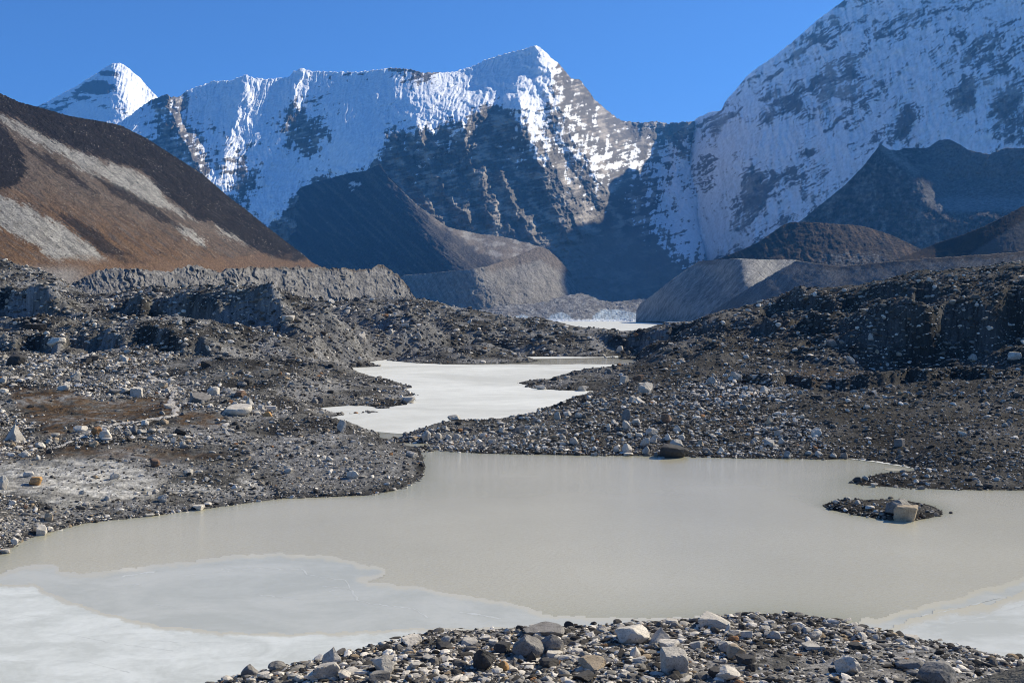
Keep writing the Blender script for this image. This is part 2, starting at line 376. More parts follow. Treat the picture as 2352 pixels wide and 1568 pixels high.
def scarp(line, up, width, decay, down=1.0):
    """an eroded bank: ground behind the line (column, distance) stands higher and drops steeply in front"""
    global Gz
    px = np.array([p[0] for p in line], float); zz = np.array([p[1] for p in line], float)
    zl = np.interp(U, px, zz)[:, None] * (1 + .022 * fbm(U / 70, U * 0 + up, 3, 401, .4))[:, None]
    e = sstep(U, px[0], px[0] + 90) * (1 - sstep(U, px[-1] - 110, px[-1])); d = GZ - zl; width = .66 * (up + down) * (1 + .25 * fbm(U / 60, U * 0 + up, 2, 403))[:, None]
    prof = np.where(d > 0, np.exp(-np.maximum(d - width, 0) / decay), 1) * sstep(d, -width, width) * up - down * sstep(-d, 0, width) * np.exp(-np.maximum(-d, 0) / (decay * .35))
    Gz = Gz + e[:, None] * prof * sstep(Gz, 1.0, 3.0)
scarp([(215, 305), (330, 298), (430, 290), (540, 281), (640, 279), (720, 272)], 7.0, 2.6, 45, 1.5)
scarp([(1930, 243), (2020, 236), (2200, 234), (2350, 236), (2600, 240)], 6.5, 2.2, 40, .8)
scarp([(1570, 330), (1700, 312), (1850, 295), (1960, 285)], 4.0, 2.5, 35)
scarp([(1750, 352), (1900, 325), (2100, 305), (2400, 292), (2700, 290)], 4.5, 2.5, 30)
scarp([(-100, 332), (60, 328), (145, 322), (210, 330)], 5.0, 2.5, 18)
scarp([(-300, 236), (-50, 228), (120, 222), (260, 226), (420, 214), (560, 205)], 2.6, 2.0, 30)
scarp([(1330, 392), (1440, 384), (1560, 372), (1680, 360)], 3.0, 2.5, 16)
scarp([(1640, 178), (1780, 176), (1950, 172), (2200, 170), (2500, 172)], 1.8, 1.6, 22, .3)
scarp([(800, 330), (900, 345), (1020, 352), (1130, 362), (1240, 366)], 3.0, 2.5, 25)
GPY = HY - (Gz - H) / GZ * F
run = np.minimum.accumulate(np.where(GZ < 5, 1e5, GPY), axis=1)
GVIS = GPY <= run + 0.01

def ground_hit(px, py):
    """first point of the ground seen at this bearing and elevation"""
    i = int(np.clip((px - U[0]) / 2.6 + .5, 0, len(U) - 1)); col = run[i]
    j = int(np.argmax(col <= py))
    if j == 0: j = len(V) - 2
    Z = float(GZ[i, j]); return ((px - CX) / F * Z, Z, float(Gz[i, j]))

def ground_z(x, y):
    px = CX + x / y * F; i = int(np.clip((px - U[0]) / 2.6 + .5, 0, len(U) - 1)); j = int(np.clip(np.searchsorted(V, math.log(y)), 0, len(V) - 1))
    return float(Gz[i, j])

# ------------------------------------------------------------------ ground albedo
wx = UU + 14 * fbm(GX / 9, GZ / 9, 3, 21); wy = GPY + 9 * fbm(GX / 7, GZ / 7, 3, 22)
GRAVEL = np.array([0.112, 0.106, 0.093]); DARKG = np.array([0.036, 0.034, 0.030]); GRASS = np.array([0.10, 0.062, 0.032]); SAND = np.array([0.44, 0.42, 0.37]); LGRAV = np.array([0.21, 0.205, 0.195])
gc = np.zeros(GX.shape + (3,)) + GRAVEL
t = fbm(GX / 11, GZ / 11, 4, 31)
gc = mix(gc, DARKG, sstep(t, 0.0, 0.45)); gc = mix(gc, LGRAV, sstep(-t, 0.05, 0.5) * .8)
right = sstep(UU, 950, 1150) * sstep(1300 - GPY, 0, 60) * sstep(UU - (1500 - (GPY - 830) * 2), -200, 100)
gc = mix(gc, DARKG * np.array([1.0, .95, .85]), right * .72)  # dark gravel, deepened so the away-facing bank's shade is in its colour
def zd(pts): return Zm(.275, 0, 823.2, pts)
GRASS_P = [zd([(40, 215), (500, 260), (800, 335), (1050, 355), (1300, 330), (1425, 300), (1445, 420), (1400, 480), (1000, 525), (750, 555), (500, 645), (300, 600), (200, 480), (100, 350)]),
           zd([(1440, 435), (1700, 460), (1890, 485), (1900, 560), (1500, 560), (1450, 520)]),
           zd([(330, 810), (700, 730), (1100, 700), (1300, 760), (1700, 760), (1900, 800), (1750, 850), (1200, 830), (900, 830), (600, 830)]),
           zd([(1050, 20), (1150, 60), (1300, 140), (1150, 130)]), zd([(0, 640), (100, 650), (400, 780), (300, 860), (0, 840)]),
           [(1790, 870), (1850, 850), (1990, 853), (2010, 868), (1900, 885), (1800, 888)], [(1645, 940), (1690, 955), (1740, 985), (1720, 1000), (1660, 965)], [(1600, 905), (1640, 925), (1600, 940)]]
for k, p in enumerate(GRASS_P):
    m = soft(wx, wy, p, 9) * (0.85 if k < 2 else .6) * sstep(fbm(GX / 1.6, GZ / 1.6, 3, 33), -.5, .3)
    gc = mix(gc, GRASS * (1 if k < 5 else .8), m)
SAND_P = [zd([(-400, 850), (0, 870), (480, 825), (900, 845), (1200, 950), (1420, 1010), (1280, 1150), (900, 1210), (500, 1220), (100, 1130), (-400, 1200)]),
          zd([(1990, 970), (2130, 980), (2150, 1060), (2030, 1070)]), zd([(1300, 1010), (1700, 1060), (1900, 1080), (1500, 1110)])]
for p in SAND_P:
    m = soft(wx, wy, p, 12) * (.45 + .55 * sstep(fbm(GX / 3.5, GZ / 2.5, 4, 35), -.35, .25)); gc = mix(gc, SAND, m)
fgm = sstep(GPY, 1395, 1420) * sstep(48 - GZ * 0 - np.where(GZ < 60, 0, 99), 0, 1)
pfg = [(1620, 1568), (1560, 1540), (1640, 1500), (1760, 1480), (1900, 1500), (2100, 1495), (2352, 1560), (2352, 1620), (1600, 1620)]
m = soft(wx, wy, pfg, 25) * sstep(fbm(GX / 1.8, GZ / 1.8, 4, 37), -.3, .25); gc = mix(gc, np.array([.30, .28, .25]), m * .75)
bank = soft(wx, wy, [(640, 1020), (760, 1000), (900, 1020), (970, 1060), (960, 1100), (800, 1130), (640, 1120)], 30); gc = mix(gc, LGRAV * 1.15, bank * .6)
mlh = soft(wx, wy, [(650, 720), (860, 700), (1050, 760), (1000, 815), (800, 835), (700, 800)], 30); gc = mix(gc, np.array([.17, .165, .155]), mlh * .7)
wet = sstep(Gz + .12 * fbm(GX / 3, GZ / 3, 3, 43), 0.34, 0.1); gc = gc * (1 - .6 * wet)[..., None]
gc = gc * np.clip(1 + .45 * fbm(GX / .9, GZ / .9, 3, 41) + .3 * fbm(UU / 4, np.log(GZ) * 500, 3, 42), .25, 2.2)[..., None]
gf = grid_faces(len(U), len(V))
ground = mesh_obj('ground', np.stack([GX, GZ, Gz], -1).reshape(-1, 3), gf, M_ground, gc.reshape(-1, 3))
tag(ground, 'grey gravelly moraine banks and hummocks round the silty ponds', 'moraine', kind='structure')

# ------------------------------------------------------------------ water and ice
def flat(name, pts, z, mat, px=True):
    """flat sheet bounded by a polyline (bearing/row on the water surface)"""
    import bmesh
    bm = bmesh.new(); vs = []
    for a, b in pts:
        if px: w = P(a, b, F * H / (b - HY)); x, y = float(w[0]), float(w[1])
        else: x, y = a, b
        vs.append(bm.verts.new((x, y, z)))
    ar = sum(vs[i - 1].co.x * vs[i].co.y - vs[i].co.x * vs[i - 1].co.y for i in range(len(vs)))
    f = bm.faces.new(vs if ar > 0 else vs[::-1]); bm.normal_update()
    bmesh.ops.triangulate(bm, faces=[f], ngon_method='EAR_CLIP')
    bad = [q for q in bm.faces if q.normal.z < 0 or q.calc_area() < 1e-7]
    if bad: bmesh.ops.delete(bm, geom=bad, context='FACES_ONLY')
    me = bpy.data.meshes.new(name); bm.to_mesh(me); bm.free(); me.materials.append(mat)
    o = bpy.data.objects.new(name, me); COL.objects.link(o); return o

def ice_sheet(name, poly, z, mat, feather=16):
    """ice on the pond as a fine sheet whose cover thins out towards its edge"""
    a = np.array(poly); gx = np.arange(max(a[:, 0].min() - 20, -900), min(a[:, 0].max() + 20, 3400), 5.0); gy = np.concatenate([np.arange(max(a[:, 1].min() - 10, HY + 20), 1480, 2.5), np.arange(1480, min(a[:, 1].max() + 10, 1760), 8.0)])
    X, Y = np.meshgrid(gx, gy, indexing='ij'); ins = inpoly(X, Y, poly); d = polydist(X, Y, list(poly) + [poly[0]])
    n = fbm(X / 60, Y / 22, 4, 411, .6); cov = sstep(np.where(ins, d, -d) + 5 * n, -3, feather)
    W = P(X, Y, F * H / (Y - HY)); W[..., 2] = z; i = cov > .001; keep = i[:-1, :-1] | i[1:, :-1] | i[1:, 1:] | i[:-1, 1:]
    f = grid_faces(len(gx), len(gy), keep); used, inv = np.unique(f, return_inverse=True); v = W.reshape(-1, 3)[used]
    return mesh_obj(name, v, inv.reshape(f.shape)[:, ::-1] if np.cross(v[inv.reshape(f.shape)[0, 1]] - v[inv.reshape(f.shape)[0, 0]], v[inv.reshape(f.shape)[0, 2]] - v[inv.reshape(f.shape)[0, 0]])[2] < 0 else inv.reshape(f.shape), mat, attrs={'cover': cov.ravel()[used]})

def rough_edge(pl, amp, step=6, seed=0):
    d = densify(pl, step); out = []
    for i, (x, y) in enumerate(d):
        out.append((x + amp * 2 * float(perlin(np.array([x / 23.]), np.array([y / 9.]), seed)[0]), y + amp * float(perlin(np.array([x / 11.]), np.array([y / 6.]), seed + 7)[0])))
    return out

_ui = np.arange(0, len(U), 4); _vi = np.where((V > math.log(12)) & (V < math.log(540)))[0][::2]
_WX, _WZ, _WD = GX[np.ix_(_ui, _vi)], GZ[np.ix_(_ui, _vi)], Gz[np.ix_(_ui, _vi)]
water = mesh_obj('water', np.stack([_WX, _WZ, 0 * _WX], -1).reshape(-1, 3), grid_faces(len(_ui), len(_vi)), M_water, attrs={'shallow': np.exp(np.minimum(_WD, 0) / .45).ravel()})
tag(water, 'milky grey beige pond water filling the foreground basin', 'water', kind='structure')
# mid lake: white ice, with a strip of open water left at its far right edge
mid = rough_edge([(829, 988), (880, 993), (931, 997)], .6, 8) + [(1000, 1000), (1400, 930), (1420, 905), (1500, 905), (1560, 860), (1540, 838)] + rough_edge([(1500, 838), (1420, 837.5), (1330, 836), (1250, 838), (1180, 836.5), (1100, 838), (1010, 836.5),
      (1000, 835.5), (1080, 832), (1130, 828), (1190, 825), (1260, 823.5), (1330, 822.5)], .5, 8, 3) + [(1420, 820.5), (1420, 812), (700, 812), (700, 860), (880, 880), (820, 930), (700, 940), (700, 985)]
tag(flat('lake_ice', mid, 0.03, M_ice_white), 'white frozen lake winding between the moraine banks in mid distance', 'lake ice', kind='structure')
tag(flat('far_lake_ice', [(-420, 560), (700, 560), (1300, 2000), (1500, 3050), (-600, 3050), (-600, 1300)], -0.5, M_ice_white, px=False), 'bright white frozen far lake below the glacier snout', 'lake ice', kind='structure')
thin = rough_edge([(-700, 1420), (-200, 1345), (0, 1320), (50, 1304), (130, 1301), (125, 1318), (200, 1321), (275, 1311), (400, 1298), (500, 1284), (625, 1274), (750, 1281), (808, 1292), (822, 1302), (868, 1303), (885, 1316),
      (855, 1326), (822, 1332), (850, 1341), (925, 1347), (1000, 1361), (1100, 1377), (1176, 1389), (1201, 1397), (1241, 1412), (1351, 1422), (1526, 1422), (1610, 1420)], 3, 7, 1) + [(1700, 1440), (1500, 1500), (1000, 1530), (300, 2000), (-2500, 2000), (-2500, 1500)]
tag(ice_sheet('thin_ice', thin, 0.012, M_ice_thin, 12), 'thin translucent grey ice sheet spreading over the near pond', 'ice', kind='structure')
pale = rough_edge([(-700, 1440), (-200, 1355), (0, 1342), (75, 1347), (105, 1361), (150, 1383), (215, 1404), (280, 1421), (325, 1436), (425, 1448), (500, 1457), (650, 1459), (850, 1454), (950, 1449), (1080, 1447), (1200, 1444)], 2, 7, 2) + [(1300, 1470), (900, 1560), (300, 2000), (-2500, 2000), (-2500, 1500)]
tag(ice_sheet('shore_ice', pale, 0.03, M_ice_pale, 9), 'pale bluish white ice in the near left corner of the pond', 'ice', kind='structure')
r1 = rough_edge([(2700, 1240), (2500, 1280), (2352, 1326), (2301, 1348), (2226, 1361), (2216, 1376), (2121, 1393), (2056, 1411), (2016, 1426), (1990, 1422), (1970, 1432), (1985, 1445)], 3, 7, 4) + [(2050, 1480), (2400, 1600), (3200, 1700)]
tag(ice_sheet('thin_ice', r1, 0.012, M_ice_thin, 18), 'thin grey ice margin on the right of the near pond', 'ice', kind='structure')
r2 = rough_edge([(2700, 1290), (2500, 1320), (2352, 1361), (2276, 1391), (2176, 1403), (2101, 1420), (2060, 1440), (2040, 1452)], 4, 6, 5) + [(2080, 1480), (2400, 1600), (3200, 1700)]
tag(ice_sheet('shore_ice', r2, 0.03, M_ice_right, 26), 'whitish cracked ice against the near bank on the right', 'ice', kind='structure')
tag(flat('shore_ice', rough_edge([(1940, 1050), (1955, 1054), (2010, 1061), (2060, 1069), (2110, 1078)], .5, 8) + [(2130, 1070), (2090, 1055), (2000, 1048)], 0.03, M_ice_white), 'narrow white rim of ice in the small right hand bay', 'ice', kind='structure')
tag(flat('ice_floe', rough_edge([(2027, 1076), (2040, 1080), (2080, 1083), (2075, 1078), (2050, 1075), (2027, 1076)], .5, 6)[:-1], 0.02, M_ice_right), 'small pale ice pan in the bay behind the gravel spit', 'ice floe')
def vein(pl, w, mat, z, seed, parent):
    """a refrozen seam or rim on the ice: a narrow low ridge"""
    d = rough_edge(pl, 2.0, 5, seed); W = [P(a, b, F * H / (b - HY)) for a, b in d]; vs = []
    for i, p in enumerate(W):
        a = W[max(i - 1, 0)]; b = W[min(i + 1, len(W) - 1)]; dx, dy = b[0] - a[0], b[1] - a[1]; n = math.hypot(dx, dy) + 1e-6
        ww = .42 * w * (.25 + 1.3 * abs(float(perlin(np.array([i * .13]), np.array([seed * 1.7]), 3)[0])) * 2)
        for k, h in ((-1, 0), (0, .001), (1, 0)): vs.append((p[0] - dy / n * ww * k, p[1] + dx / n * ww * k, z + h))
    o = mesh_obj('ice_seam', np.array(vs), grid_faces(len(W), 3), mat); o.parent = parent; return o
M_seam = ice_mat('refrozen_seam', (0.45, 0.455, 0.41), (0.53, 0.535, 0.49), .6, .6, .4, 3)
_th = [o for o in COL.objects if o.name == 'thin_ice'][0]; _sh = [o for o in COL.objects if o.name == 'shore_ice'][0]; _tr = [o for o in COL.objects if o.name == 'thin_ice.001'][0]
def z7(p): return Zm(.5, 0, 1176, p)
for k, (pl, w) in enumerate([(z7([(1380, 258), (1410, 285), (1500, 300), (1585, 312), (1622, 370), (1642, 402), (1700, 420), (1800, 430), (1900, 442), (1962, 485)]), .10), (z7([(1000, 262), (1200, 257), (1390, 266)]), .09), (z7([(560, 296), (620, 285), (710, 273)]), .22), (z7([(560, 335), (640, 332)]), .12),
        (z7([(850, 290), (1000, 275), (1150, 262)]), .06), (z7([(1480, 340), (1600, 350), (1500, 365)]), .16), (z7([(2110, 460), (2200, 470), (2300, 490)]), .18), (z7([(1190, 380), (1350, 395), (1400, 402)]), .06), (z7([(700, 420), (800, 440), (1000, 450)]), .07)]):
    vein(pl, w, M_seam, .014, 20 + k, _th)
for k, (pl, w) in enumerate([(z7([(0, 500), (150, 480), (300, 470)]), .05), (z7([(0, 690), (200, 680), (400, 690), (600, 740)]), .06), (z7([(650, 590), (900, 600), (1300, 598)]), .04), (z7([(300, 560), (500, 600), (800, 640)]), .04)]):
    vein(pl, w, M_seam, .031, 40 + k, _sh)
for k, (pl, w) in enumerate([([(2352, 1390), (2250, 1420), (2130, 1440)], .12), ([(2300, 1372), (2200, 1398), (2110, 1416)], .1)]):
    vein(pl, w, M_seam, .032, 60 + k, _tr)
# ------------------------------------------------------------------ RELIEF: mountains, hills, moraine walls
def curve(pl):
    xs = np.array([p[0] for p in pl], float); ys = np.array([p[1] for p in pl], float)
    return lambda x: np.interp(x, xs, ys)

def relief(name, top, bottom, ctrl, mat, colour, disp, cstep=1.8, rstep=1.8, rim=0.0, rimscale=8.0, seed=0, back=(1.0, .7), smooth=True, x0=None, x1=None):
    tf = curve(top); x0 = top[0][0] if x0 is None else x0; x1 = top[-1][0] if x1 is None else x1
    xs = np.arange(x0, x1 + .01, cstep)
    bf = curve(bottom) if isinstance(bottom, list) else (lambda x: np.full(np.shape(x), float(bottom)))
    yt = tf(xs)
    if rim: yt = yt - rim * (fbm(xs / rimscale, xs * 0 + seed, 4, seed, .6))
    yb = np.maximum(bf(xs), yt + 1.0)
    nr = int(np.max(yb - yt) / rstep) + 2
    t = np.linspace(0, 1, nr)[None]
    PY = yb[:, None] * (1 - t) + yt[:, None] * t; PX = xs[:, None] + 0 * t
    ctrl = np.array(ctrl, float)
    lz = rbf(ctrl[:, :2] / 500, np.log(ctrl[:, 2]), 3e-4)(PX / 500, PY / 500)
    Z = np.exp(lz)
    d = disp(PX, PY, Z)                          # metres, + = towards the viewer
    Z = Z - d
    W = P(PX, PY, Z)
    c = colour(PX, PY, Z, d)
    # the far side of the ridge
    nb = 7; crest = W[:, -1]; bz = np.maximum(crest[:, 2], 5)
    backs = [np.stack([crest[:, 0] * (1 + 0 * k), crest[:, 1] + bz * back[0] * k / nb, crest[:, 2] - (bz + 30) * min(1, back[1] * k / nb * 1.5)], -1) for k in range(1, nb + 1)]
    W = np.concatenate([W] + [b[:, None] for b in backs], 1); c = np.concatenate([c] + [c[:, -1:]] * nb, 1)
    return mesh_obj(name, W.reshape(-1, 3), grid_faces(len(xs), W.shape[1]), mat, c.reshape(-1, 3), smooth)

SNOW = np.array([0.92, 0.93, 0.94]); ROCKM = np.array([0.145, 0.138, 0.128]); ROCKL = np.array([0.39, 0.365, 0.33]); DARKR = np.array([0.055, 0.052, 0.052])

def rot(x, y, deg):
    a = math.radians(deg); return x * math.cos(a) + y * math.sin(a), -x * math.sin(a) + y * math.cos(a)

# ---- central massif
A_TOP = [(150, 360), (200, 330), (260, 292), (300, 264), (330, 240), (350, 229), (369, 221), (381, 217), (397, 224), (412, 223), (427, 209), (469, 194), (491, 186), (529, 186), (562, 172), (585, 179), (615, 182), (664, 178), (675, 164),
         (690, 157), (718, 164), (821, 166), (903, 156), (944, 160), (974, 167), (1008, 167), (1042, 166), (1087, 152), (1117, 137), (1147, 128), (1177, 119), (1207, 113), (1231, 104), (1248, 115), (1267, 134), (1284, 147), (1304, 171),
         (1312, 181), (1331, 182), (1349, 205), (1364, 227), (1398, 257), (1428, 278), (1477, 282), (1503, 278), (1533, 284), (1585, 279), (1640, 275), (1700, 290)]
A_CTRL = [(150, 360, 6050), (412, 223, 6380), (350, 420, 5350), (412, 380, 5500), (562, 172, 6400), (560, 330, 5600), (560, 480, 4960), (690, 157, 6330), (700, 300, 5600), (700, 420, 5120), (821, 166, 6050), (903, 156, 5900), (880, 230, 5500), (860, 320, 5000),
          (850, 380, 4750), (760, 400, 5000), (1042, 166, 5850), (1000, 215, 5350), (970, 275, 4980), (1060, 265, 4950), (1120, 190, 5500), (1231, 104, 5800), (1200, 160, 5450), (1190, 235, 4980), (1250, 250, 5050), (1150, 340, 4760), (1000, 360, 4750), (920, 420, 4620), (900, 560, 4300),
          (1050, 480, 4450), (1200, 470, 4480), (1200, 560, 4250), (1331, 183, 6000), (1300, 260, 5300), (1300, 400, 4800), (1300, 520, 4450), (1364, 227, 6300), (1400, 340, 5700), (1395, 450, 5050), (1380, 540, 4650), (1428, 278, 6900), (1500, 280, 7000), (1500, 400, 6600), (1500, 500, 6000),
          (1500, 600, 4900), (1600, 280, 7100), (1600, 450, 6350), (1640, 450, 6900), (1700, 400, 7500), (1600, 600, 5500), (1640, 620, 6100), (1700, 620, 6900), (1555, 650, 4700), (1600, 720, 5300), (1700, 730, 6700), (1400, 620, 4300), (1300, 640, 4000), (1000, 640, 4050), (1500, 700, 3900), (1200, 735, 3600), (600, 620, 4700), (300, 600, 5200)]
A_SN = [(200, 330, .9), (330, 245, .5), (381, 225, -.5), (390, 300, -.45), (360, 330, -.2), (430, 330, -.2), (330, 300, .6), (470, 300, .25), (455, 380, .05), (520, 380, .2), (290, 330, .8), (412, 240, .0), (470, 240, .9), (470, 410, .15), (500, 340, .3), (562, 200, 1.2), (560, 300, .6), (520, 420, .6), (600, 470, .9), (620, 495, .8), (560, 430, -.25), (540, 455, -.1),
        (650, 250, .5), (690, 180, 1.1), (690, 310, -.55), (720, 330, -.3), (660, 330, .3), (640, 400, 1.0), (700, 400, .9), (780, 380, .9), (840, 365, 1.0), (865, 330, .9), (800, 300, .9), (800, 220, .7), (690, 225, .3), (740, 250, .5), (760, 180, .6), (900, 250, 1.0), (930, 172, .1), (980, 182, .0), (900, 200, .9), (1000, 210, 1.2), (960, 260, 1.0), (1060, 240, 1.0), (1110, 215, 1.1), (1130, 160, 1.2),
        (1230, 130, 1.2), (1200, 190, 1.2), (1245, 200, .9), (1170, 240, .6), (1230, 245, .6), (1275, 210, -.1), (1290, 170, -.1), (1335, 200, -.55), (1345, 240, -.3), (1310, 240, .0), (1120, 245, -.2), (1140, 280, -.9), (1110, 280, -.5), (1000, 290, .1), (950, 310, -.2), (900, 320, -.3), (880, 370, -.5), (910, 420, -1.0), (960, 380, -.5), (1030, 350, -.4), (1060, 310, -.3),
        (1100, 340, -.7), (1170, 350, -.6), (1200, 300, -.1), (1220, 330, .1), (1260, 270, .1), (1300, 300, .0), (1340, 330, .0), (1370, 360, .2), (1290, 350, -.1), (1250, 400, -.6), (1330, 420, -.3), (1385, 430, -.2), (1200, 450, -1), (1050, 430, -.9), (1000, 480, -1.1), (1100, 520, -1.2), (1300, 500, -.9), (760, 430, -.9), (700, 470, -1.2), (640, 540, -1.2), (600, 540, -1), (850, 430, -1.2),
        (1420, 300, -.4), (1480, 300, -.3), (1540, 315, -.3), (1600, 310, -.2), (1620, 370, .35), (1450, 350, .1), (1520, 360, .1), (1580, 380, .35), (1450, 420, -.3), (1540, 450, .3), (1440, 480, -.5), (1600, 480, .6), (1500, 520, 0), (1450, 560, -.8), (1540, 560, .1), (1600, 570, .4), (1500, 640, -1.2), (1350, 600, -1.2), (1600, 680, -.9), (1200, 640, -1.2)]
a_sn = np.array(A_SN); a_snow = rbf(a_sn[:, :2] / 500, a_sn[:, 2], 4e-4)

A_RIB = [([(868, 345), (890, 400), (930, 450), (975, 500)], 20, 26), ([(905, 320), (935, 390), (985, 470), (1020, 520)], 24, 26), ([(965, 300), (990, 380), (1030, 450), (1075, 505)], 30, 30), ([(1010, 330), (1040, 400), (1075, 460)], 18, 20),
         ([(1060, 290), (1075, 360), (1105, 430), (1130, 500)], 26, 28), ([(1095, 330), (1115, 400), (1140, 470)], 16, 18), ([(1190, 240), (1205, 300), (1245, 380), (1300, 470), (1330, 530)], 34, 36), ([(1232, 110), (1272, 185), (1292, 260), (1335, 340), (1392, 445)], 44, 42),
         ([(1150, 400), (1180, 470), (1215, 530)], 20, 22), ([(1235, 330), (1280, 400), (1330, 450)], 18, 20), ([(1312, 182), (1345, 260), (1385, 340)], 22, 24), ([(1120, 215), (1100, 262), (1060, 285)], 14, 26), ([(1250, 420), (1285, 500), (1310, 560)], 18, 20),
         ([(381, 218), (400, 290), (440, 350), (470, 420)], 26, 30), ([(562, 172), (545, 260), (520, 350), (500, 420)], 16, 34), ([(690, 158), (672, 250), (640, 330), (600, 400)], 18, 34), ([(1480, 285), (1470, 360), (1440, 440)], 24, 34), ([(1585, 280), (1560, 370), (1530, 450)], 26, 36)]
A_LOBE = [([(640, 492), (690, 432), (760, 407), (845, 388), (872, 366), (873, 332), (905, 300), (960, 288), (1010, 293), (1045, 286), (1066, 268), (1100, 262)], 13, 15), ([(872, 236), (920, 228), (960, 238), (1000, 230), (1040, 222), (1110, 234)], 11, 15), ([(1050, 186), (1090, 176), (1130, 186), (1200, 192), (1252, 210)], 13, 16),
          ([(880, 268), (930, 262), (985, 262), (1040, 250)], 9, 12), ([(1165, 236), (1200, 246), (1245, 250)], 9, 12)]
def a_lobes(x, y):
    v = np.zeros(np.shape(x)); wx_ = x + 16 * fbm(x / 22, y / 22, 3, 271); wy_ = y + 16 * fbm(x / 22, y / 22, 3, 272)
    for pl, amp, wd in A_LOBE:
        k = (x > min(p[0] for p in pl) - 45) & (x < max(p[0] for p in pl) + 45) & (y > min(p[1] for p in pl) - 45) & (y < max(p[1] for p in pl) + 45)
        if k.any():
            t = np.clip(1 - polydist(wx_[k], wy_[k], pl) / wd, 0, 1); v[k] += amp * np.sqrt(t) * (1 + .35 * fbm(x[k] / 11, y[k] / 14, 3, 273))
    return v
def a_ribs(x, y):
    wx_ = x + 9 * fbm(x / 24, y / 24, 3, 251); wy_ = y + 9 * fbm(x / 24, y / 24, 3, 252); v = np.zeros(np.shape(x))
    for pl, amp, wd in A_RIB:
        k = (x > min(p[0] for p in pl) - wd - 12) & (x < max(p[0] for p in pl) + wd + 12) & (y > pl[0][1] - wd - 12) & (y < pl[-1][1] + wd + 30)
        if k.any(): v[k] += amp * 1.55 * np.clip(1 - polydist(wx_[k], wy_[k], pl) / wd, 0, 1)
    return v
def a_disp(x, y, Z):
    m = Z / F
    sx = x + .18 * (y - 300) + 10 * fbm(x / 60, y / 60, 2, 51)
    flute = fbm(sx / 9, y / 80, 3, 52, .6, True)
    rib = fbm((x - .25 * (y - 300) + 14 * fbm(x / 50, y / 50, 2, 58)) / 44, y / 130, 4, 53, .5, True)
    big = fbm(x / 120, y / 150, 3, 54)
    rough = fbm(x / 30, y / 20, 5, 55, .68, True)
    step = fbm(rot(x, y, -12)[0] / 90, rot(x, y, -12)[1] / 10, 3, 56, .5)
    rock = sstep(-a_snow(x / 500, y / 500), -.35, .5)
    return m * ((1 - rock) * (7 * flute + 5 * fbm(x / 26, y / 20, 4, 57, .55)) + rock * (16 * rib + 11 * rough + 4.5 * step + 3 * fbm(x / 7, y / 6, 3, 59, .7)) + a_ribs(x, y) + a_lobes(x, y) + 12 * big)

def a_col(x, y, Z, d):
    s = a_snow(x / 500, y / 500)
    sx = x + .18 * (y - 300)
    st = fbm(sx / 9, y / 60, 4, 61, .6); iso = fbm(x / 22, y / 16, 6, 62, .65)
    ledg = fbm(rot(x, y, -14)[0] / 60, rot(x, y, -14)[1] / 7, 4, 63, .6)
    rough = fbm(x / 30, y / 20, 5, 55, .68, True); rib = fbm((x - .25 * (y - 300) + 14 * fbm(x / 50, y / 50, 2, 58)) / 44, y / 130, 4, 53, .5, True)
    v = s + .55 * iso + .36 * st + .36 * ledg - .42 * (rough - .35) - .2 * (rib - .35)
    v = v + .17 * sstep(-s, .1, .6) * sstep(560 - y, 0, 60)
    sn = sstep(v, -.02, .14)
    r = mix(ROCKM + 0 * x[..., None], ROCKL, sstep(fbm(x / 40, y / 25, 5, 64, .6) + .5 * ledg, -.15, .7))
    talus = sstep(y + 22 * fbm(x / 40, y / 40, 3, 65), 505, 560)
    r = mix(r, np.array([.25, .23, .205]), talus * .75)
    warm = sstep(fbm(x / 50, y / 30, 4, 66), 0, .5); r = r * (1 - .0 * warm[..., None]) ; r = r * np.array([1.06, 1.0, .93])
    return mix(r, SNOW, sn)
massif = relief('mountain', A_TOP, 738, A_CTRL, M_mount, a_col, a_disp, 1.5, 1.5, rim=2.6, rimscale=8, seed=5)
tag(massif, 'broad snow fluted mountain wall with rocky buttresses at centre', 'mountain', kind='structure')

# ---- white pyramid peak far behind on the left
B_TOP = [(40, 275), (88, 244), (120, 228), (157, 207), (172, 201), (200, 182), (225, 167), (244, 154), (258, 147), (268, 144), (285, 149), (300, 161), (311, 171), (322, 179), (337, 197), (356, 218), (380, 240), (420, 270)]
B_CTRL = [(40, 275, 9400), (160, 208, 9200), (268, 144, 9000), (240, 260, 8300), (275, 205, 8550), (300, 250, 8300), (356, 218, 9000), (330, 215, 8900), (100, 300, 8700), (268, 330, 7700), (420, 270, 9200), (40, 400, 8300), (400, 380, 8200)]
def b_disp(x, y, Z):
    return Z / F * (5 * fbm((x + .2 * y) / 10, y / 60, 3, 71, .6, True) + 7 * fbm(x / 45, y / 40, 4, 72) + 7 * fbm(x / 24, y / 20, 4, 74, .6, True))
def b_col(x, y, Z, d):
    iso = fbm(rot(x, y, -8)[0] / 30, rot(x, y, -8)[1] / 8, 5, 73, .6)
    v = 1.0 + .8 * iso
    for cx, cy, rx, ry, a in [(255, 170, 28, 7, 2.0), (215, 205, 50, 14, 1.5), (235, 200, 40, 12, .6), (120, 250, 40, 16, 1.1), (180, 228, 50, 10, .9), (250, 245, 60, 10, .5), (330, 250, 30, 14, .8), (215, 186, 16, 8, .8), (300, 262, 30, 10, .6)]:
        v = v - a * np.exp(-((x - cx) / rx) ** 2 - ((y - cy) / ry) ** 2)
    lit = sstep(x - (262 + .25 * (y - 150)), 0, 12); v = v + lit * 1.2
    return mix(ROCKM * 1.2 + 0 * x[..., None], SNOW, sstep(v, .1, .3))
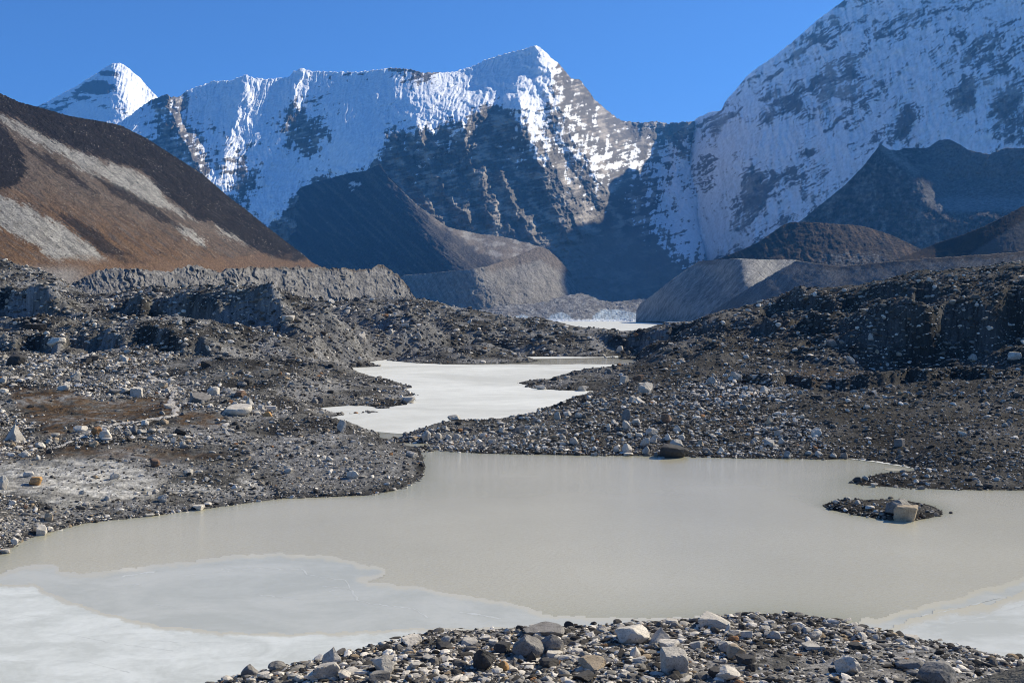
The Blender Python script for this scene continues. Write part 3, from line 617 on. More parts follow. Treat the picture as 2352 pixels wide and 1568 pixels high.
tag(relief('mountain', B_TOP, 420, B_CTRL, M_mount, b_col, b_disp, 1.3, 1.3, rim=1.8, rimscale=10, seed=9), 'pointed white snow pyramid peak on the skyline at left', 'mountain', kind='structure')

# ---- great snowy face on the right
C_TOP = [(1470, 380), (1540, 320), (1578, 296), (1600, 272), (1628, 259), (1657, 254), (1665, 235), (1694, 202), (1714, 177), (1739, 156), (1776, 132), (1817, 99), (1879, 45), (1941, 0), (1975, -22), (1990, -16), (2012, 2), (2030, -8), (2100, -80), (2200, -175), (2350, -300), (2600, -420), (2900, -480)]
C_CTRL = []
for _x in range(1460, 2901, 120):
    for _y in range(-500, 741, 124):
        _z = 7000 / (1 + 1.6 * (_x - CX) / F + 1.2 * (_y - HY) / F) * (1 + .0012 * max(0, 1640 - _x)); C_CTRL.append((_x, _y, min(_z, 9500)))
def c_blob(x, y):
    v = 0
    for cx, cy, rx, ry, a in [(2080, 285, 20, 45, 1.2), (2215, 232, 28, 32, 1.2), (2320, 245, 50, 80, 1.0), (1732, 440, 26, 55, 1.6), (1700, 520, 22, 30, .8), (1690, 280, 30, 20, .5), (1640, 300, 22, 40, .9), (1850, 85, 45, 18, .6), (1830, 130, 50, 18, .6), (1930, 10, 22, 14, .8), (1960, 190, 160, 60, .32), (2150, 140, 120, 50, .3),
                              (1840, 240, 90, 40, .3), (1900, 270, 50, 30, .35), (1860, 350, 30, 14, .6), (2250, 80, 80, 30, .3), (1760, 280, 20, 30, .5), (1780, 410, 16, 20, .3), (1680, 590, 30, 30, .5), (1990, 50, 120, 40, .2), (1800, 500, 20, 30, .4)]:
        v = v + a * np.exp(-((x - cx) / rx) ** 2 - ((y - cy) / ry) ** 2)
    return v
def c_disp(x, y, Z):
    m = Z / F
    sx = x - .12 * (y - 300) + 10 * fbm(x / 60, y / 60, 2, 81)
    fl = fbm(sx / 15, y / 110, 3, 82, .55, True)
    rx, ry = rot(x, y, -27)
    return m * (5 * fl + 16 * fbm((x + .5 * y) / 60, (y - .3 * x) / 130, 4, 83, .5, True) + 3.0 * fbm(rx / 60, ry / 13, 4, 84, .55) + 8 * np.minimum(c_blob(x, y), 1) * fbm(x / 18, y / 18, 3, 85))
def c_col(x, y, Z, d):
    w1 = fbm(x / 55, y / 45, 4, 301); w2 = fbm(x / 55, y / 45, 4, 302)
    rx, ry = rot(x + 7 * w1, y + 7 * w2, -28)
    st = fbm(rx / 75, ry / 11, 6, 86, .58); s2 = fbm(rx / 26, ry / 4.5, 4, 304, .6); iso = fbm(x / 85, y / 60, 4, 87, .6); fl = fbm((x - .12 * y + 8 * w1) / 8, y / 85, 4, 88, .65)
    fine = fbm(x / 6, y / 5, 3, 303, .7)
    cx_, cy_ = rot(x + 30 * w1, y + 30 * w2, -32)
    clus = sstep(fbm(cx_ / 190, cy_ / 62, 5, 305, .6), -.12, .42)
    rb = fbm((x + .5 * y) / 60, (y - .3 * x) / 130, 4, 83, .5, True) - .35
    v = .58 - .40 * clus + (.46 + .26 * clus) * (.55 * st + .52 * s2 + .40 * fine) + .22 * fl - .34 * rb - c_blob(x, y) * (.8 + .5 * fine)
    r = mix(ROCKM * 1.3 + 0 * x[..., None], ROCKL * .95, sstep(iso + .5 * st + .4 * fine, -.2, .5))
    sn = sstep(v, -.04, .24) * (.80 + .20 * sstep(fl + .5 * fine + .4 * rb, -.6, .4))  # flute shading put into the snow tone, since the face lies in shade
    out = mix(r, SNOW, sn)
    low = sstep(y - .12 * (x - 1600), 560, 640); return mix(out, np.array([.12, .12, .12]), low * sstep(1680 - x, 0, 40) * .8)
tag(relief('mountain', C_TOP, 738, C_CTRL, M_mount, c_col, c_disp, 1.8, 1.8, rim=1.2, rimscale=10, seed=15), 'huge steep snow streaked mountain face filling the upper right', 'mountain', kind='structure')

# ---- dark spur in front of the central massif
E_TOP = [(540, 540), (600, 515), (625, 507), (655, 470), (690, 432), (725, 418), (764, 409), (800, 398), (839, 392), (873, 377), (892, 408), (925, 440), (960, 472), (1000, 502), (1030, 522), (1080, 533), (1150, 543), (1230, 560), (1263, 570), (1290, 602), (1310, 640), (1322, 690), (1335, 720)]
E_CTRL = [(540, 540, 5100), (690, 432, 5050), (764, 409, 4900), (873, 377, 4600), (933, 456, 4280), (986, 501, 4080), (1040, 540, 3900), (1102, 584, 3720), (1162, 610, 3560), (640, 540, 4850), (764, 520, 4450), (850, 480, 4420), (850, 600, 3980), (700, 600, 4380), (950, 620, 3720), (930, 550, 4000),
          (1030, 522, 4130), (1080, 533, 4250), (1180, 548, 4250), (1263, 569, 4250), (1300, 630, 3950), (1200, 600, 3830), (1240, 690, 3400), (1000, 700, 3400), (700, 700, 3900), (1335, 720, 3500)]
def e_disp(x, y, Z):
    m = Z / F; rx, ry = rot(x, y, 42)
    return m * (3.2 * fbm(ry / 9 + .3 * fbm(x / 20, y / 20, 2, 90), rx / 60, 4, 91, .55, True) + 8 * fbm(x / 44, y / 36, 5, 92, .6) + 3.5 * fbm(ry / 16, rx / 40, 4, 94, .6, True) + 1.3 * fbm(x / 4, y / 4, 3, 93))
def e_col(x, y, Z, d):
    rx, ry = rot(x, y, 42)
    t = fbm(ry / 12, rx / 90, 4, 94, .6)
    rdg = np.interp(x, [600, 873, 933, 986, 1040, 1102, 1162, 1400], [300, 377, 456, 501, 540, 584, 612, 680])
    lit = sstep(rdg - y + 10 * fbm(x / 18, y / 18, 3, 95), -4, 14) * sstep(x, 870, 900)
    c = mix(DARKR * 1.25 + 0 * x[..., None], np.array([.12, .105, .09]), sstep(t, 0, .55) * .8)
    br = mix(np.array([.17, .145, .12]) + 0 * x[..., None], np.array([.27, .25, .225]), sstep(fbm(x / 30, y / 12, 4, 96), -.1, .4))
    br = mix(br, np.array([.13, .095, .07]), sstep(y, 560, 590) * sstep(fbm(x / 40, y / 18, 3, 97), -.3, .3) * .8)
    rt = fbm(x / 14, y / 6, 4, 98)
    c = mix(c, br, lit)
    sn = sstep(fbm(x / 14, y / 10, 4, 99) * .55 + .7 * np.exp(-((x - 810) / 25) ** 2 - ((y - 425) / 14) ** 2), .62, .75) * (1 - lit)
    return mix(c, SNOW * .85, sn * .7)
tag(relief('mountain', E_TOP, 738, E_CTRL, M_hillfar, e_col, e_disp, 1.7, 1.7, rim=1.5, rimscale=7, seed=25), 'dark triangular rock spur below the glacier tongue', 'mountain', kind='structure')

# ---- left hillside with scree stripes
D_TOP = [(-500, 60), (-200, 150), (0, 214), (45, 235), (88, 246), (161, 267), (240, 280), (277, 288), (337, 318), (394, 355), (465, 400), (525, 452), (562, 479), (607, 516), (656, 554), (701, 588), (715, 602), (740, 614), (790, 630)]
D_CTRL = [(-500, 60, 1100), (0, 214, 1280), (240, 280, 1420), (465, 400, 1560), (607, 516, 1660), (715, 602, 1740), (-300, 600, 640), (0, 600, 740), (0, 420, 960), (200, 600, 860), (200, 440, 1080), (400, 600, 1060), (400, 500, 1240), (550, 600, 1300), (700, 612, 1600), (0, 680, 700), (400, 680, 960), (790, 640, 1700), (-300, 400, 850)]
def zz1(p): return Zm(.375, 0, 58.8, p)
D_GREY = [zz1([(-600, 330), (0, 535), (130, 590), (300, 690), (500, 775), (640, 830), (850, 890), (950, 965), (1010, 1045), (1200, 1195), (1080, 1150), (900, 1090), (750, 995), (600, 930), (500, 890), (380, 790), (200, 720), (0, 572), (-600, 380)]),
          zz1([(1040, 1205), (1120, 1230), (1210, 1280), (1290, 1345), (1190, 1330), (1100, 1270)]), zz1([(-600, 800), (0, 1040), (150, 1100), (350, 1200), (550, 1330), (650, 1430), (600, 1460), (300, 1430), (200, 1330), (0, 1240), (-600, 1000)]),
          zz1([(1300, 1230), (1450, 1270), (1540, 1340), (1500, 1350), (1380, 1290)])]
D_DARK = [zz1([(-600, 0), (0, 380), (240, 470), (740, 580), (1050, 760), (1400, 1020), (1650, 1220), (1950, 1470), (1880, 1490), (1700, 1430), (1500, 1330), (1350, 1230), (1200, 1180), (1010, 1040), (950, 960), (850, 880), (640, 825), (500, 770), (300, 685), (130, 585), (0, 530), (-600, 320)]),
          zz1([(-600, 500), (0, 615), (80, 700), (150, 800), (165, 860), (120, 960), (40, 1000), (-600, 900)]), zz1([(590, 930), (750, 1000), (1000, 1140), (1110, 1240), (1000, 1205), (800, 1095), (640, 990)]),
          zz1([(330, 1140), (560, 1230), (700, 1350), (915, 1455), (800, 1470), (650, 1405), (480, 1280)]), zz1([(130, 720), (300, 800), (480, 920), (600, 1030), (450, 950), (250, 830)])]
def d_disp(x, y, Z):
    m = Z / F; rx, ry = rot(x, y, 38)
    dk = soft(x, y, D_DARK[0], 10)
    return m * (6 * fbm(rx / 90, ry / 24 + .4 * fbm(x / 40, y / 40, 2, 262), 4, 263, .55, True) + 3.5 * fbm(rx / 90, ry / 22, 4, 101, .55) + 9 * fbm(x / 130, y / 110, 3, 102) + (1.4 + 1.3 * dk) * fbm(x / 6, y / 5, 4, 103, .65))
def d_col(x, y, Z, d):
    rx, ry = rot(x, y, 38)
    w = 9 * fbm(rx / 30, ry / 9, 4, 104, .6); wx = x + w; wy = y + .9 * w
    st = fbm(rx / 70, ry / 6, 5, 105, .6); fine = fbm(x / 5, y / 4, 4, 106, .7)
    c = mix(np.array([.108, .064, .034]) + 0 * x[..., None], np.array([.085, .066, .052]), sstep(st + .4 * fine, -.1, .5))
    hi = sstep(430 - y + .3 * x, -60, 60); c = mix(c, np.array([.10, .082, .066]), hi * .8)
    c = mix(c, np.array([.12, .075, .042]), sstep(fbm(rx / 90, ry / 20, 3, 107), .05, .5) * .6 * (1 - hi))
    rag = .5 * fbm(rx / 75, ry / 4.2, 5, 261, .65) + .26 * fine + .2 * fbm(x / 30, y / 18, 4, 269)
    for k, p in enumerate(D_GREY): c = mix(c, mix(np.array([.25, .24, .215]) + 0 * x[..., None], np.array([.15, .14, .125]), sstep(st + .6 * fine, -.1, .7)), sstep(soft(wx, wy, p, 16) + rag, .44, .6))
    for k, p in enumerate(D_DARK): c = mix(c, np.array([.014, .013, .0125]) * (1 + .8 * sstep(fine, .2, .9))[..., None], sstep(soft(wx, wy, p, 14) + rag, .40, .54) * (.95 if k < 2 else .8))
    lines = sstep(fbm(rx / 130, ry / 2.6 + .8 * fbm(x / 30, y / 30, 2, 264), 4, 265, .6), .45, .8); c = mix(c, c * 1.9 + .02, lines * .5)
    scrub = sstep(fbm(x / 13, y / 6, 5, 266, .7), .35, .7); c = mix(c, np.array([.035, .026, .02]), scrub * .55)
    stn = sstep(fbm(x / 3.4, y / 2.8, 2, 267), .75, .95); c = mix(c, np.array([.33, .31, .28]), stn * .55 * sstep(fbm(rx / 60, ry / 20, 3, 268), -.2, .4))
    gl = fbm(rx / 70, ry / 13 + .4 * fbm(x / 40, y / 40, 2, 262), 4, 263, .6, True); c = c * (1 - .3 * sstep(gl, .45, .75))[..., None]
    edge = sstep(y - 590 - 12 * fbm(x / 40, y / 20, 3, 108), -6, 14) * sstep(x, 0, 200); c = mix(c, np.array([.125, .08, .05]), edge * .8)
    spots = sstep(fbm(x / 3.2, y / 2.8, 3, 109, .7), .85, 1.0); c = mix(c, np.array([.30, .29, .27]), spots * .3)
    lowg = sstep(y - 600, 0, 30) * sstep(230 - x, 0, 80); c = mix(c, np.array([.17, .155, .14]), lowg)
    return c * np.clip(1 + .3 * fine + .25 * fbm(x / 2.5, y / 2.2, 2, 110), .3, 2)[..., None]
tag(relief('hillside', D_TOP, 712, D_CTRL, M_hill, d_col, d_disp, 1.6, 1.6, rim=1.6, rimscale=5, seed=35, back=(1.2, .7)), 'steep brown hillside striped with black and grey scree at left', 'hillside', kind='structure')

# ---- eroded moraine wall, left
W_TOP = [(165, 655), (175, 646), (215, 628), (243, 615), (288, 616), (342, 619), (391, 622), (432, 613), (450, 607), (477, 615), (497, 626), (520, 618), (535, 615), (603, 615), (675, 613), (720, 612), (760, 617), (792, 615), (810, 622), (850, 617), (868, 608), (880, 611), (891, 615), (905, 624), (918, 637), (940, 664), (958, 691), (972, 712)]
W_CTRL = [(165, 655, 720), (243, 615, 740), (450, 607, 800), (603, 615, 850), (720, 612, 900), (868, 608, 960), (918, 637, 950), (958, 691, 930), (200, 700, 690), (450, 690, 745), (603, 700, 790), (720, 700, 835), (868, 700, 885), (972, 720, 930), (868, 740, 870), (300, 740, 690)]
def w_disp(x, y, Z):
    m = Z / F; sx = x - .28 * (y - 640) + 5 * fbm(x / 20, y / 30, 3, 111)
    amp = .6 + 1.1 * sstep(fbm(x / 80, y * 0, 2, 112), -.3, .5)
    return m * (15 * amp * fbm(sx / 44 + .4 * fbm(x / 24, y / 20, 3, 126), y / 90, 3, 113, .5, True) + 4.2 * fbm(sx / 12, y / 60, 4, 119, .55, True) + 1.8 * fbm(x / 16, y / 12, 4, 120, .6) + 1.2 * fbm(x / 5, y / 4, 3, 115, .6))
def w_col(x, y, Z, d):
    c = mix(np.array([.24, .225, .20]) + 0 * x[..., None], np.array([.17, .16, .145]), sstep(fbm(x / 20, y / 12, 4, 116), -.2, .4))
    sp = sstep(fbm(x / 3, y / 2.6, 3, 117, .7), .7, .9); c = mix(c, np.array([.34, .33, .31]), sp * .5)
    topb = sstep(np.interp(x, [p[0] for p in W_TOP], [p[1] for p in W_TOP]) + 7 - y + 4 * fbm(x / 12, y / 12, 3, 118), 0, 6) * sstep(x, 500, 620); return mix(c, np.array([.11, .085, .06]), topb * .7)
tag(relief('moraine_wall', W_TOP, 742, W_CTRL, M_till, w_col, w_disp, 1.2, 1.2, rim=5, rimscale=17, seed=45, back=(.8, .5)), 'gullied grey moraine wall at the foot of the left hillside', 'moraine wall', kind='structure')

# ---- moraine wall below the spur, centre
X_TOP = [(880, 650), (905, 642), (930, 632), (1000, 626), (1080, 618), (1120, 611), (1180, 590), (1240, 566), (1262, 575), (1290, 602), (1312, 628), (1322, 660), (1335, 700), (1345, 720)]
X_CTRL = [(880, 650, 3420), (930, 632, 3380), (1085, 618, 2980), (1110, 650, 2930), (1140, 700, 2860), (1000, 690, 3020), (1020, 650, 3080), (1180, 590, 3250), (1240, 566, 3420), (1310, 630, 3420), (1300, 690, 3150), (1220, 650, 3080), (900, 720, 3150), (1345, 720, 3200), (1200, 720, 2900)]
def x_disp(x, y, Z):
    m = Z / F; sx = x - .5 * (y - 640)
    return m * (5 * fbm(sx / 22 + .4 * fbm(x / 15, y / 15, 2, 120), y / 60, 4, 121, .6, True) + 5 * fbm(x / 26, y / 16, 5, 122, .6) + .7 * fbm(x / 4, y / 4, 3, 123))
def x_col(x, y, Z, d):
    c = mix(np.array([.25, .23, .20]) + 0 * x[..., None], np.array([.19, .175, .155]), sstep(fbm((x - .5 * y) / 10, y / 40, 4, 124, .6), -.2, .4))
    rn = fbm((x - .5 * y) / 6 + .5 * fbm(x / 12, y / 12, 2, 127), y / 45, 3, 128, .6, True); c = c * (1 - .3 * sstep(rn, .5, .85))[..., None]; c = mix(c, np.array([.36, .345, .32]), sstep(fbm(x / 3.2, y / 2.6, 2, 129), .8, 1.0) * .5)
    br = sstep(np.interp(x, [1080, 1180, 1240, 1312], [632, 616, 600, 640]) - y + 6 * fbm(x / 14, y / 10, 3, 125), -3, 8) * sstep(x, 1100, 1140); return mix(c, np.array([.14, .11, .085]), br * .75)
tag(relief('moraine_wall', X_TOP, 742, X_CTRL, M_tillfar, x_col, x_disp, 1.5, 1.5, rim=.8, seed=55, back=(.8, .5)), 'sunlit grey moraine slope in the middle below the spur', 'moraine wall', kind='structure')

# ---- dark pyramid hill on the right, in front of the snow face
F_TOP = [(1790, 540), (1842, 505), (1900, 458), (1941, 425), (1982, 383), (2011, 346), (2022, 331), (2032, 338), (2044, 344), (2061, 346), (2081, 340), (2131, 340), (2156, 322), (2180, 320), (2205, 332), (2222, 344), (2271, 355), (2308, 340), (2352, 340), (2500, 330), (2800, 300)]
F_CTRL = []
for _x in range(1760, 2801, 60):
    for _y in range(300, 701, 40):
        _z = 3850 / (1 + .95 * (_x - CX) / F + 1.1 * (_y - HY) / F)
        _r = np.interp(_y, [300, 331, 395, 520, 700], [2015, 2022, 2100, 2140, 2180]); _z += np.clip(_x - _r, 0, 60) * 2.6 * np.clip((500 - _y) / 60, 0, 1)
        F_CTRL.append((_x, _y, _z))
def f_disp(x, y, Z):
    m = Z / F; sx = x + (2022 - x) * 0 
    ang = np.arctan2(x - 2022, np.maximum(y - 320, 4)); r = np.hypot(x - 2022, y - 320)
    return m * (4 * fbm(ang * 5 + .5 * fbm(x / 40, y / 40, 3, 130), r / 110, 4, 131, .55, True) + 8 * fbm(x / 38, y / 34, 5, 132, .58) + 1.3 * fbm(x / 4, y / 4, 3, 133, .65)
                + 7 * sstep(x, 2100, 2200) * sstep(480 - y, 0, 40) * fbm((x + .3 * y) / 30, y / 90, 3, 136, .5, True))
def f_col(x, y, Z, d):
    ang = np.arctan2(x - 2022, np.maximum(y - 320, 4)); r = np.hypot(x - 2022, y - 320)
    c = mix(np.array([.07, .06, .054]) + 0 * x[..., None], np.array([.13, .115, .10]), sstep(fbm(ang * 6 + .6 * fbm(x / 30, y / 30, 3, 138), r / 90, 5, 134, .65), -.1, .6))
    bk = fbm(x / 16, y / 11, 5, 137, .68); c = mix(c * .75, c * 1.9, sstep(bk, -.5, .8)); back = sstep(x - 2090, 0, 60) * sstep(490 - y, 0, 30); c = mix(c, np.array([.14, .135, .13]), back * .8)
    tal = sstep(y - 440, 0, 25) * sstep(492 - y, 0, 12) * sstep(x, 2130, 2180); c = mix(c, np.array([.25, .25, .25]), tal * .6)
    c = mix(c, np.array([.22, .20, .175]), np.exp(-(polydist(x, y, [(2022, 332), (2050, 358), (2105, 395)]) / 9) ** 2) * .9)  # sunlit ridge line painted in as a lighter stripe
    sp = sstep(fbm(x / 3, y / 3, 3, 135, .7), .6, .9); return mix(c, np.array([.24, .23, .22]), sp * .3)
tag(relief('hill', F_TOP, 700, F_CTRL, M_hillfar, f_col, f_disp, 1.7, 1.7, rim=1.6, rimscale=8, seed=65), 'dark pointed scree pyramid in front of the snowy face', 'hill', kind='structure')

# ---- brown foothill
G_TOP = [(1600, 612), (1640, 598), (1700, 576), (1740, 557), (1775, 533), (1800, 516), (1815, 510), (1850, 510), (1900, 513), (1960, 517), (1990, 521), (2050, 541), (2110, 570), (2180, 600), (2300, 640)]
G_CTRL = [(1600, 612, 2500), (1700, 576, 2450), (1815, 510, 2450), (1900, 513, 2400), (2050, 541, 2350), (1800, 560, 2370), (1900, 560, 2310), (1780, 600, 2300), (1900, 610, 2210), (2050, 600, 2180), (2300, 640, 2100), (1700, 640, 2350), (2000, 660, 2080)]
def g_disp(x, y, Z):
    m = Z / F; sx = x - .7 * (y - 510)
    return m * (7 * fbm(sx / 46 + .5 * fbm(x / 30, y / 30, 3, 140), y / 80, 4, 141, .5, True) + 4.5 * fbm(x / 20, y / 13, 5, 142, .6))
def g_col(x, y, Z, d):
    c = mix(np.array([.062, .046, .033]) + 0 * x[..., None], np.array([.04, .034, .03]), sstep(fbm((x - .7 * y) / 25, y / 60, 4, 143, .6), -.2, .4))
    c = mix(c, np.array([.14, .095, .06]), sstep(fbm((x - .7 * y) / 9, y / 50, 3, 144), .25, .5) * .7)
    g = sstep(y - 577 + 8 * fbm(x / 22, y / 8, 3, 145), 0, 8) * sstep(x, 1850, 1920) * sstep(2060 - x, 0, 60); c = mix(c, np.array([.22, .22, .21]), g * .6 * sstep(fbm(x / 8, y / 3, 3, 146), -.1, .3))
    return c
tag(relief('hill', G_TOP, 690, G_CTRL, M_hillfar, g_col, g_disp, 1.6, 1.6, rim=1, seed=75), 'rounded brown foothill behind the right moraine wall', 'hill', kind='structure')
G2_TOP = [(1990, 612), (2060, 596), (2100, 580), (2150, 559), (2207, 541), (2260, 520), (2310, 495), (2352, 472), (2500, 390), (2800, 280)]
G2_CTRL = [(1990, 612, 1650), (2100, 580, 1600), (2207, 541, 1500), (2352, 472, 1400), (2800, 280, 1250), (2150, 590, 1500), (2352, 560, 1220), (2250, 600, 1300), (2352, 640, 1080), (2800, 600, 900), (2100, 640, 1400)]
def g2_disp(x, y, Z):
    m = Z / F; return m * (4 * fbm((x + .6 * y) / 50, y / 60, 4, 151) + 1.5 * fbm(x / 9, y / 7, 4, 152, .6))
def g2_col(x, y, Z, d):
    c = mix(np.array([.058, .043, .031]) + 0 * x[..., None], np.array([.038, .033, .03]), sstep(fbm((x + .7 * y) / 30, y / 30, 4, 153, .6), -.2, .4))
    g = sstep((y - 500) - .62 * (2352 - x), 0, 12) * sstep(x, 2200, 2240); c = mix(c, np.array([.13, .12, .105]), g * .8)
    br = sstep(fbm(x / 26, y / 9, 4, 154), .1, .4) * sstep(y, 560, 590); return mix(c, np.array([.14, .085, .05]), br * .6)
tag(relief('hill', G2_TOP, 690, G2_CTRL, M_hill, g2_col, g2_disp, 1.6, 1.6, rim=1.2, rimscale=6, seed=85), 'dark brown slope descending from the right edge', 'hill', kind='structure')

# ---- right moraine walls
R_TOP = [(1462, 712), (1470, 698), (1500, 676), (1540, 645), (1580, 617), (1606, 600), (1640, 597), (1695, 594), (1760, 596), (1829, 597), (1880, 612), (1950, 640)]
R_CTRL = [(1462, 712, 2450), (1606, 600, 2150), (1695, 594, 1850), (1712, 625, 1760), (1728, 658, 1690), (1829, 597, 1960), (1770, 625, 1850), (1540, 690, 2050), (1600, 660, 1970), (1650, 640, 1900), (1560, 735, 1900), (1680, 720, 1640), (1750, 700, 1680), (1950, 640, 1900)]
def r_disp(x, y, Z):
    m = Z / F; sx = x + .8 * (y - 640)
    return m * (2.6 * fbm(sx / 20 + .4 * fbm(x / 15, y / 15, 2, 160), y / 60, 4, 161, .6, True) + 3.5 * fbm(x / 40, y / 30, 3, 162) + .6 * fbm(x / 4, y / 4, 3, 163))
def r_col(x, y, Z, d):
    sx = x + .8 * (y - 640)
    c = mix(np.array([.29, .275, .25]) + 0 * x[..., None], np.array([.21, .20, .185]), sstep(fbm(sx / 12, y / 50, 4, 164, .6), -.2, .4))
    rn = fbm(sx / 6 + .5 * fbm(x / 12, y / 12, 2, 166), y / 45, 3, 167, .6, True); c = c * (1 - .3 * sstep(rn, .5, .85))[..., None]; c = mix(c, np.array([.38, .365, .34]), sstep(fbm(x / 3.2, y / 2.6, 2, 168), .8, 1.0) * .5)
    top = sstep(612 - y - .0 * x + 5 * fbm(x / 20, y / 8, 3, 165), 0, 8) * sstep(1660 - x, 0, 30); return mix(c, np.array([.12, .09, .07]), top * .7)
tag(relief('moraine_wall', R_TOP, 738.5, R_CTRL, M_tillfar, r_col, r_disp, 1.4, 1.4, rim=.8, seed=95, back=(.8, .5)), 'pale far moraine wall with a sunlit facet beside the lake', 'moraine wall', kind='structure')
R2_TOP = [(1600, 735), (1650, 706), (1717, 663), (1770, 632), (1829, 599), (1882, 606), (1928, 612), (1990, 606), (2047, 600), (2100, 596), (2130, 593), (2241, 586), (2352, 578), (2600, 560), (2900, 540)]
R2_CTRL = [(1600, 735, 1640), (1717, 663, 1600), (1829, 599, 1560), (1928, 612, 1350), (2047, 600, 1180), (2241, 586, 960), (2352, 578, 860), (2900, 540, 620), (1750, 715, 1420), (1900, 680, 1230), (1900, 740, 1150), (2047, 660, 1060), (2100, 740, 900), (2241, 650, 860), (2352, 650, 770), (2352, 740, 700), (2900, 700, 540), (1650, 740, 1560)]
def r2_disp(x, y, Z):
    m = Z / F; sx = x + .9 * (y - 640)
    return m * (3.0 * fbm(sx / 24 + .5 * fbm(x / 18, y / 18, 3, 170), y / 60, 4, 171, .6, True) + 4 * fbm(x / 50, y / 34, 3, 172) + .8 * fbm(x / 5, y / 4, 3, 173, .65))
def r2_col(x, y, Z, d):
    sx = x + .9 * (y - 640)
    c = mix(np.array([.165, .16, .15]) + 0 * x[..., None], np.array([.125, .12, .112]), sstep(fbm(sx / 13, y / 60, 4, 174, .6), -.2, .4))
    rn = fbm(sx / 8 + .5 * fbm(x / 14, y / 14, 2, 176), y / 45, 3, 177, .6, True); c = c * (1 - .3 * sstep(rn, .5, .85))[..., None]; c = mix(c, np.array([.33, .32, .30]), sstep(fbm(x / 3.4, y / 2.8, 2, 178), .75, .95) * .6)
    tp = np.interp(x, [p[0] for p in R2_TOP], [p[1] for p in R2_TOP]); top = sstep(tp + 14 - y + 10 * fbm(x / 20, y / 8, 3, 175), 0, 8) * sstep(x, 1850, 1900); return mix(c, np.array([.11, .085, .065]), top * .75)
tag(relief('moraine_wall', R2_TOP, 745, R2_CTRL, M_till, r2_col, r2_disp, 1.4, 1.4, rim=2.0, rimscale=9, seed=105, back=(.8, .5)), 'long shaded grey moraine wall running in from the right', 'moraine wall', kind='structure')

# ---- debris covered glacier snout at the far end of the lake
S_TOP = [(900, 690), (960, 687), (1009, 688), (1079, 693), (1132, 700), (1160, 700), (1219, 698), (1254, 692), (1289, 681), (1320, 675), (1338, 673), (1360, 681), (1377, 688), (1394, 693), (1429, 692), (1460, 687), (1482, 686), (1520, 692), (1560, 700), (1600, 715)]
S_CTRL = [(900, 690, 3050), (1079, 693, 2950), (1160, 702, 2850), (1338, 673, 3050), (1338, 710, 2800), (1482, 686, 2950), (1600, 715, 2900), (1200, 736, 2700), (1400, 736, 2700), (1550, 736, 2720), (950, 736, 2750)]
def s_disp(x, y, Z):
    m = Z / F; return m * (7 * fbm(x / 26, y / 12, 4, 181, .55) + 4 * fbm(x / 9, y / 7, 4, 182, .55, True))
def s_col(x, y, Z, d):
    c = mix(np.array([.17, .16, .15]) + 0 * x[..., None], np.array([.26, .25, .235]), sstep(fbm(x / 18, y / 7, 5, 183, .6), -.2, .4))
    ice = 0
    for p in ([(1357, 737), (1366, 722), (1385, 711), (1420, 711), (1440, 714), (1472, 720), (1484, 734), (1484, 738)], [(1180, 738), (1186, 726), (1200, 723), (1214, 726), (1216, 738)], [(1140, 738), (1150, 728), (1172, 727), (1172, 738)], [(1250, 738), (1270, 722), (1290, 716), (1310, 726), (1316, 738)]):
        ice = np.maximum(ice, soft(x + 3 * fbm(x / 8, y / 6, 3, 184), y, p, 2.5))
    ice = ice * (.6 + .4 * sstep(fbm(x / 4, y / 14, 3, 185), -.3, .2)); c = mix(c, np.array([.44, .52, .57]), ice * .8)
    sp = sstep(fbm(x / 5, y / 2.5, 3, 186, .6), .8, .9); c = mix(c, np.array([.65, .67, .68]), sp * .6)
    br = sstep(y - 733.0 + 3 * fbm(x / 10, y / 4, 3, 187), -1, 2) * sstep(x, 1200, 1230); return mix(c, np.array([.75, .78, .8]), br * .8)
tag(relief('glacier', S_TOP, 738.5, S_CTRL, M_tillfar, s_col, s_disp, 1.2, 1.0, rim=2.0, rimscale=9, seed=115, back=(2, .8)), 'debris covered glacier snout with blue ice cliffs at the lake head', 'glacier', kind='structure')

# ------------------------------------------------------------------ ROCKS
def ico(n):
    import bmesh
    bm = bmesh.new(); bmesh.ops.create_icosphere(bm, subdivisions=n, radius=1)
    v = np.array([x.co[:] for x in bm.verts]); f = np.array([[w.index for w in q.verts] for q in bm.faces]); bm.free()
    return v / np.linalg.norm(v, axis=1)[:, None], f
ICO = {n: ico(n) for n in (1, 2, 4)}

def unit(n, k):
    v = rs.normal(size=(n, k, 3)); return v / np.linalg.norm(v, axis=2)[..., None]

def polytopes(n, dirs, planes=9, lo=.62, hi=1.0):
    pn = unit(n, planes); pd = rs.uniform(lo, hi, (n, planes))
    dt = np.einsum('npk,vk->npv', pn, dirs)
    r = np.min(np.where(dt > .05, pd[..., None] / np.maximum(dt, .05), 9), axis=1)
    return dirs[None] * np.minimum(r, 1.35)[..., None]

def rotz(n, tilt=.35):
    a = rs.uniform(0, 2 * np.pi, n); b = rs.normal(0, tilt, n); z0 = np.zeros(n); o = np.ones(n)
    Rz = np.stack([np.stack([np.cos(a), -np.sin(a), z0], -1), np.stack([np.sin(a), np.cos(a), z0], -1), np.stack([z0, z0, o], -1)], 1)
    Rx = np.stack([np.stack([o, z0, z0], -1), np.stack([z0, np.cos(b), -np.sin(b)], -1), np.stack([z0, np.sin(b), np.cos(b)], -1)], 1)
    return np.einsum('nij,njk->nik', Rx, Rz)

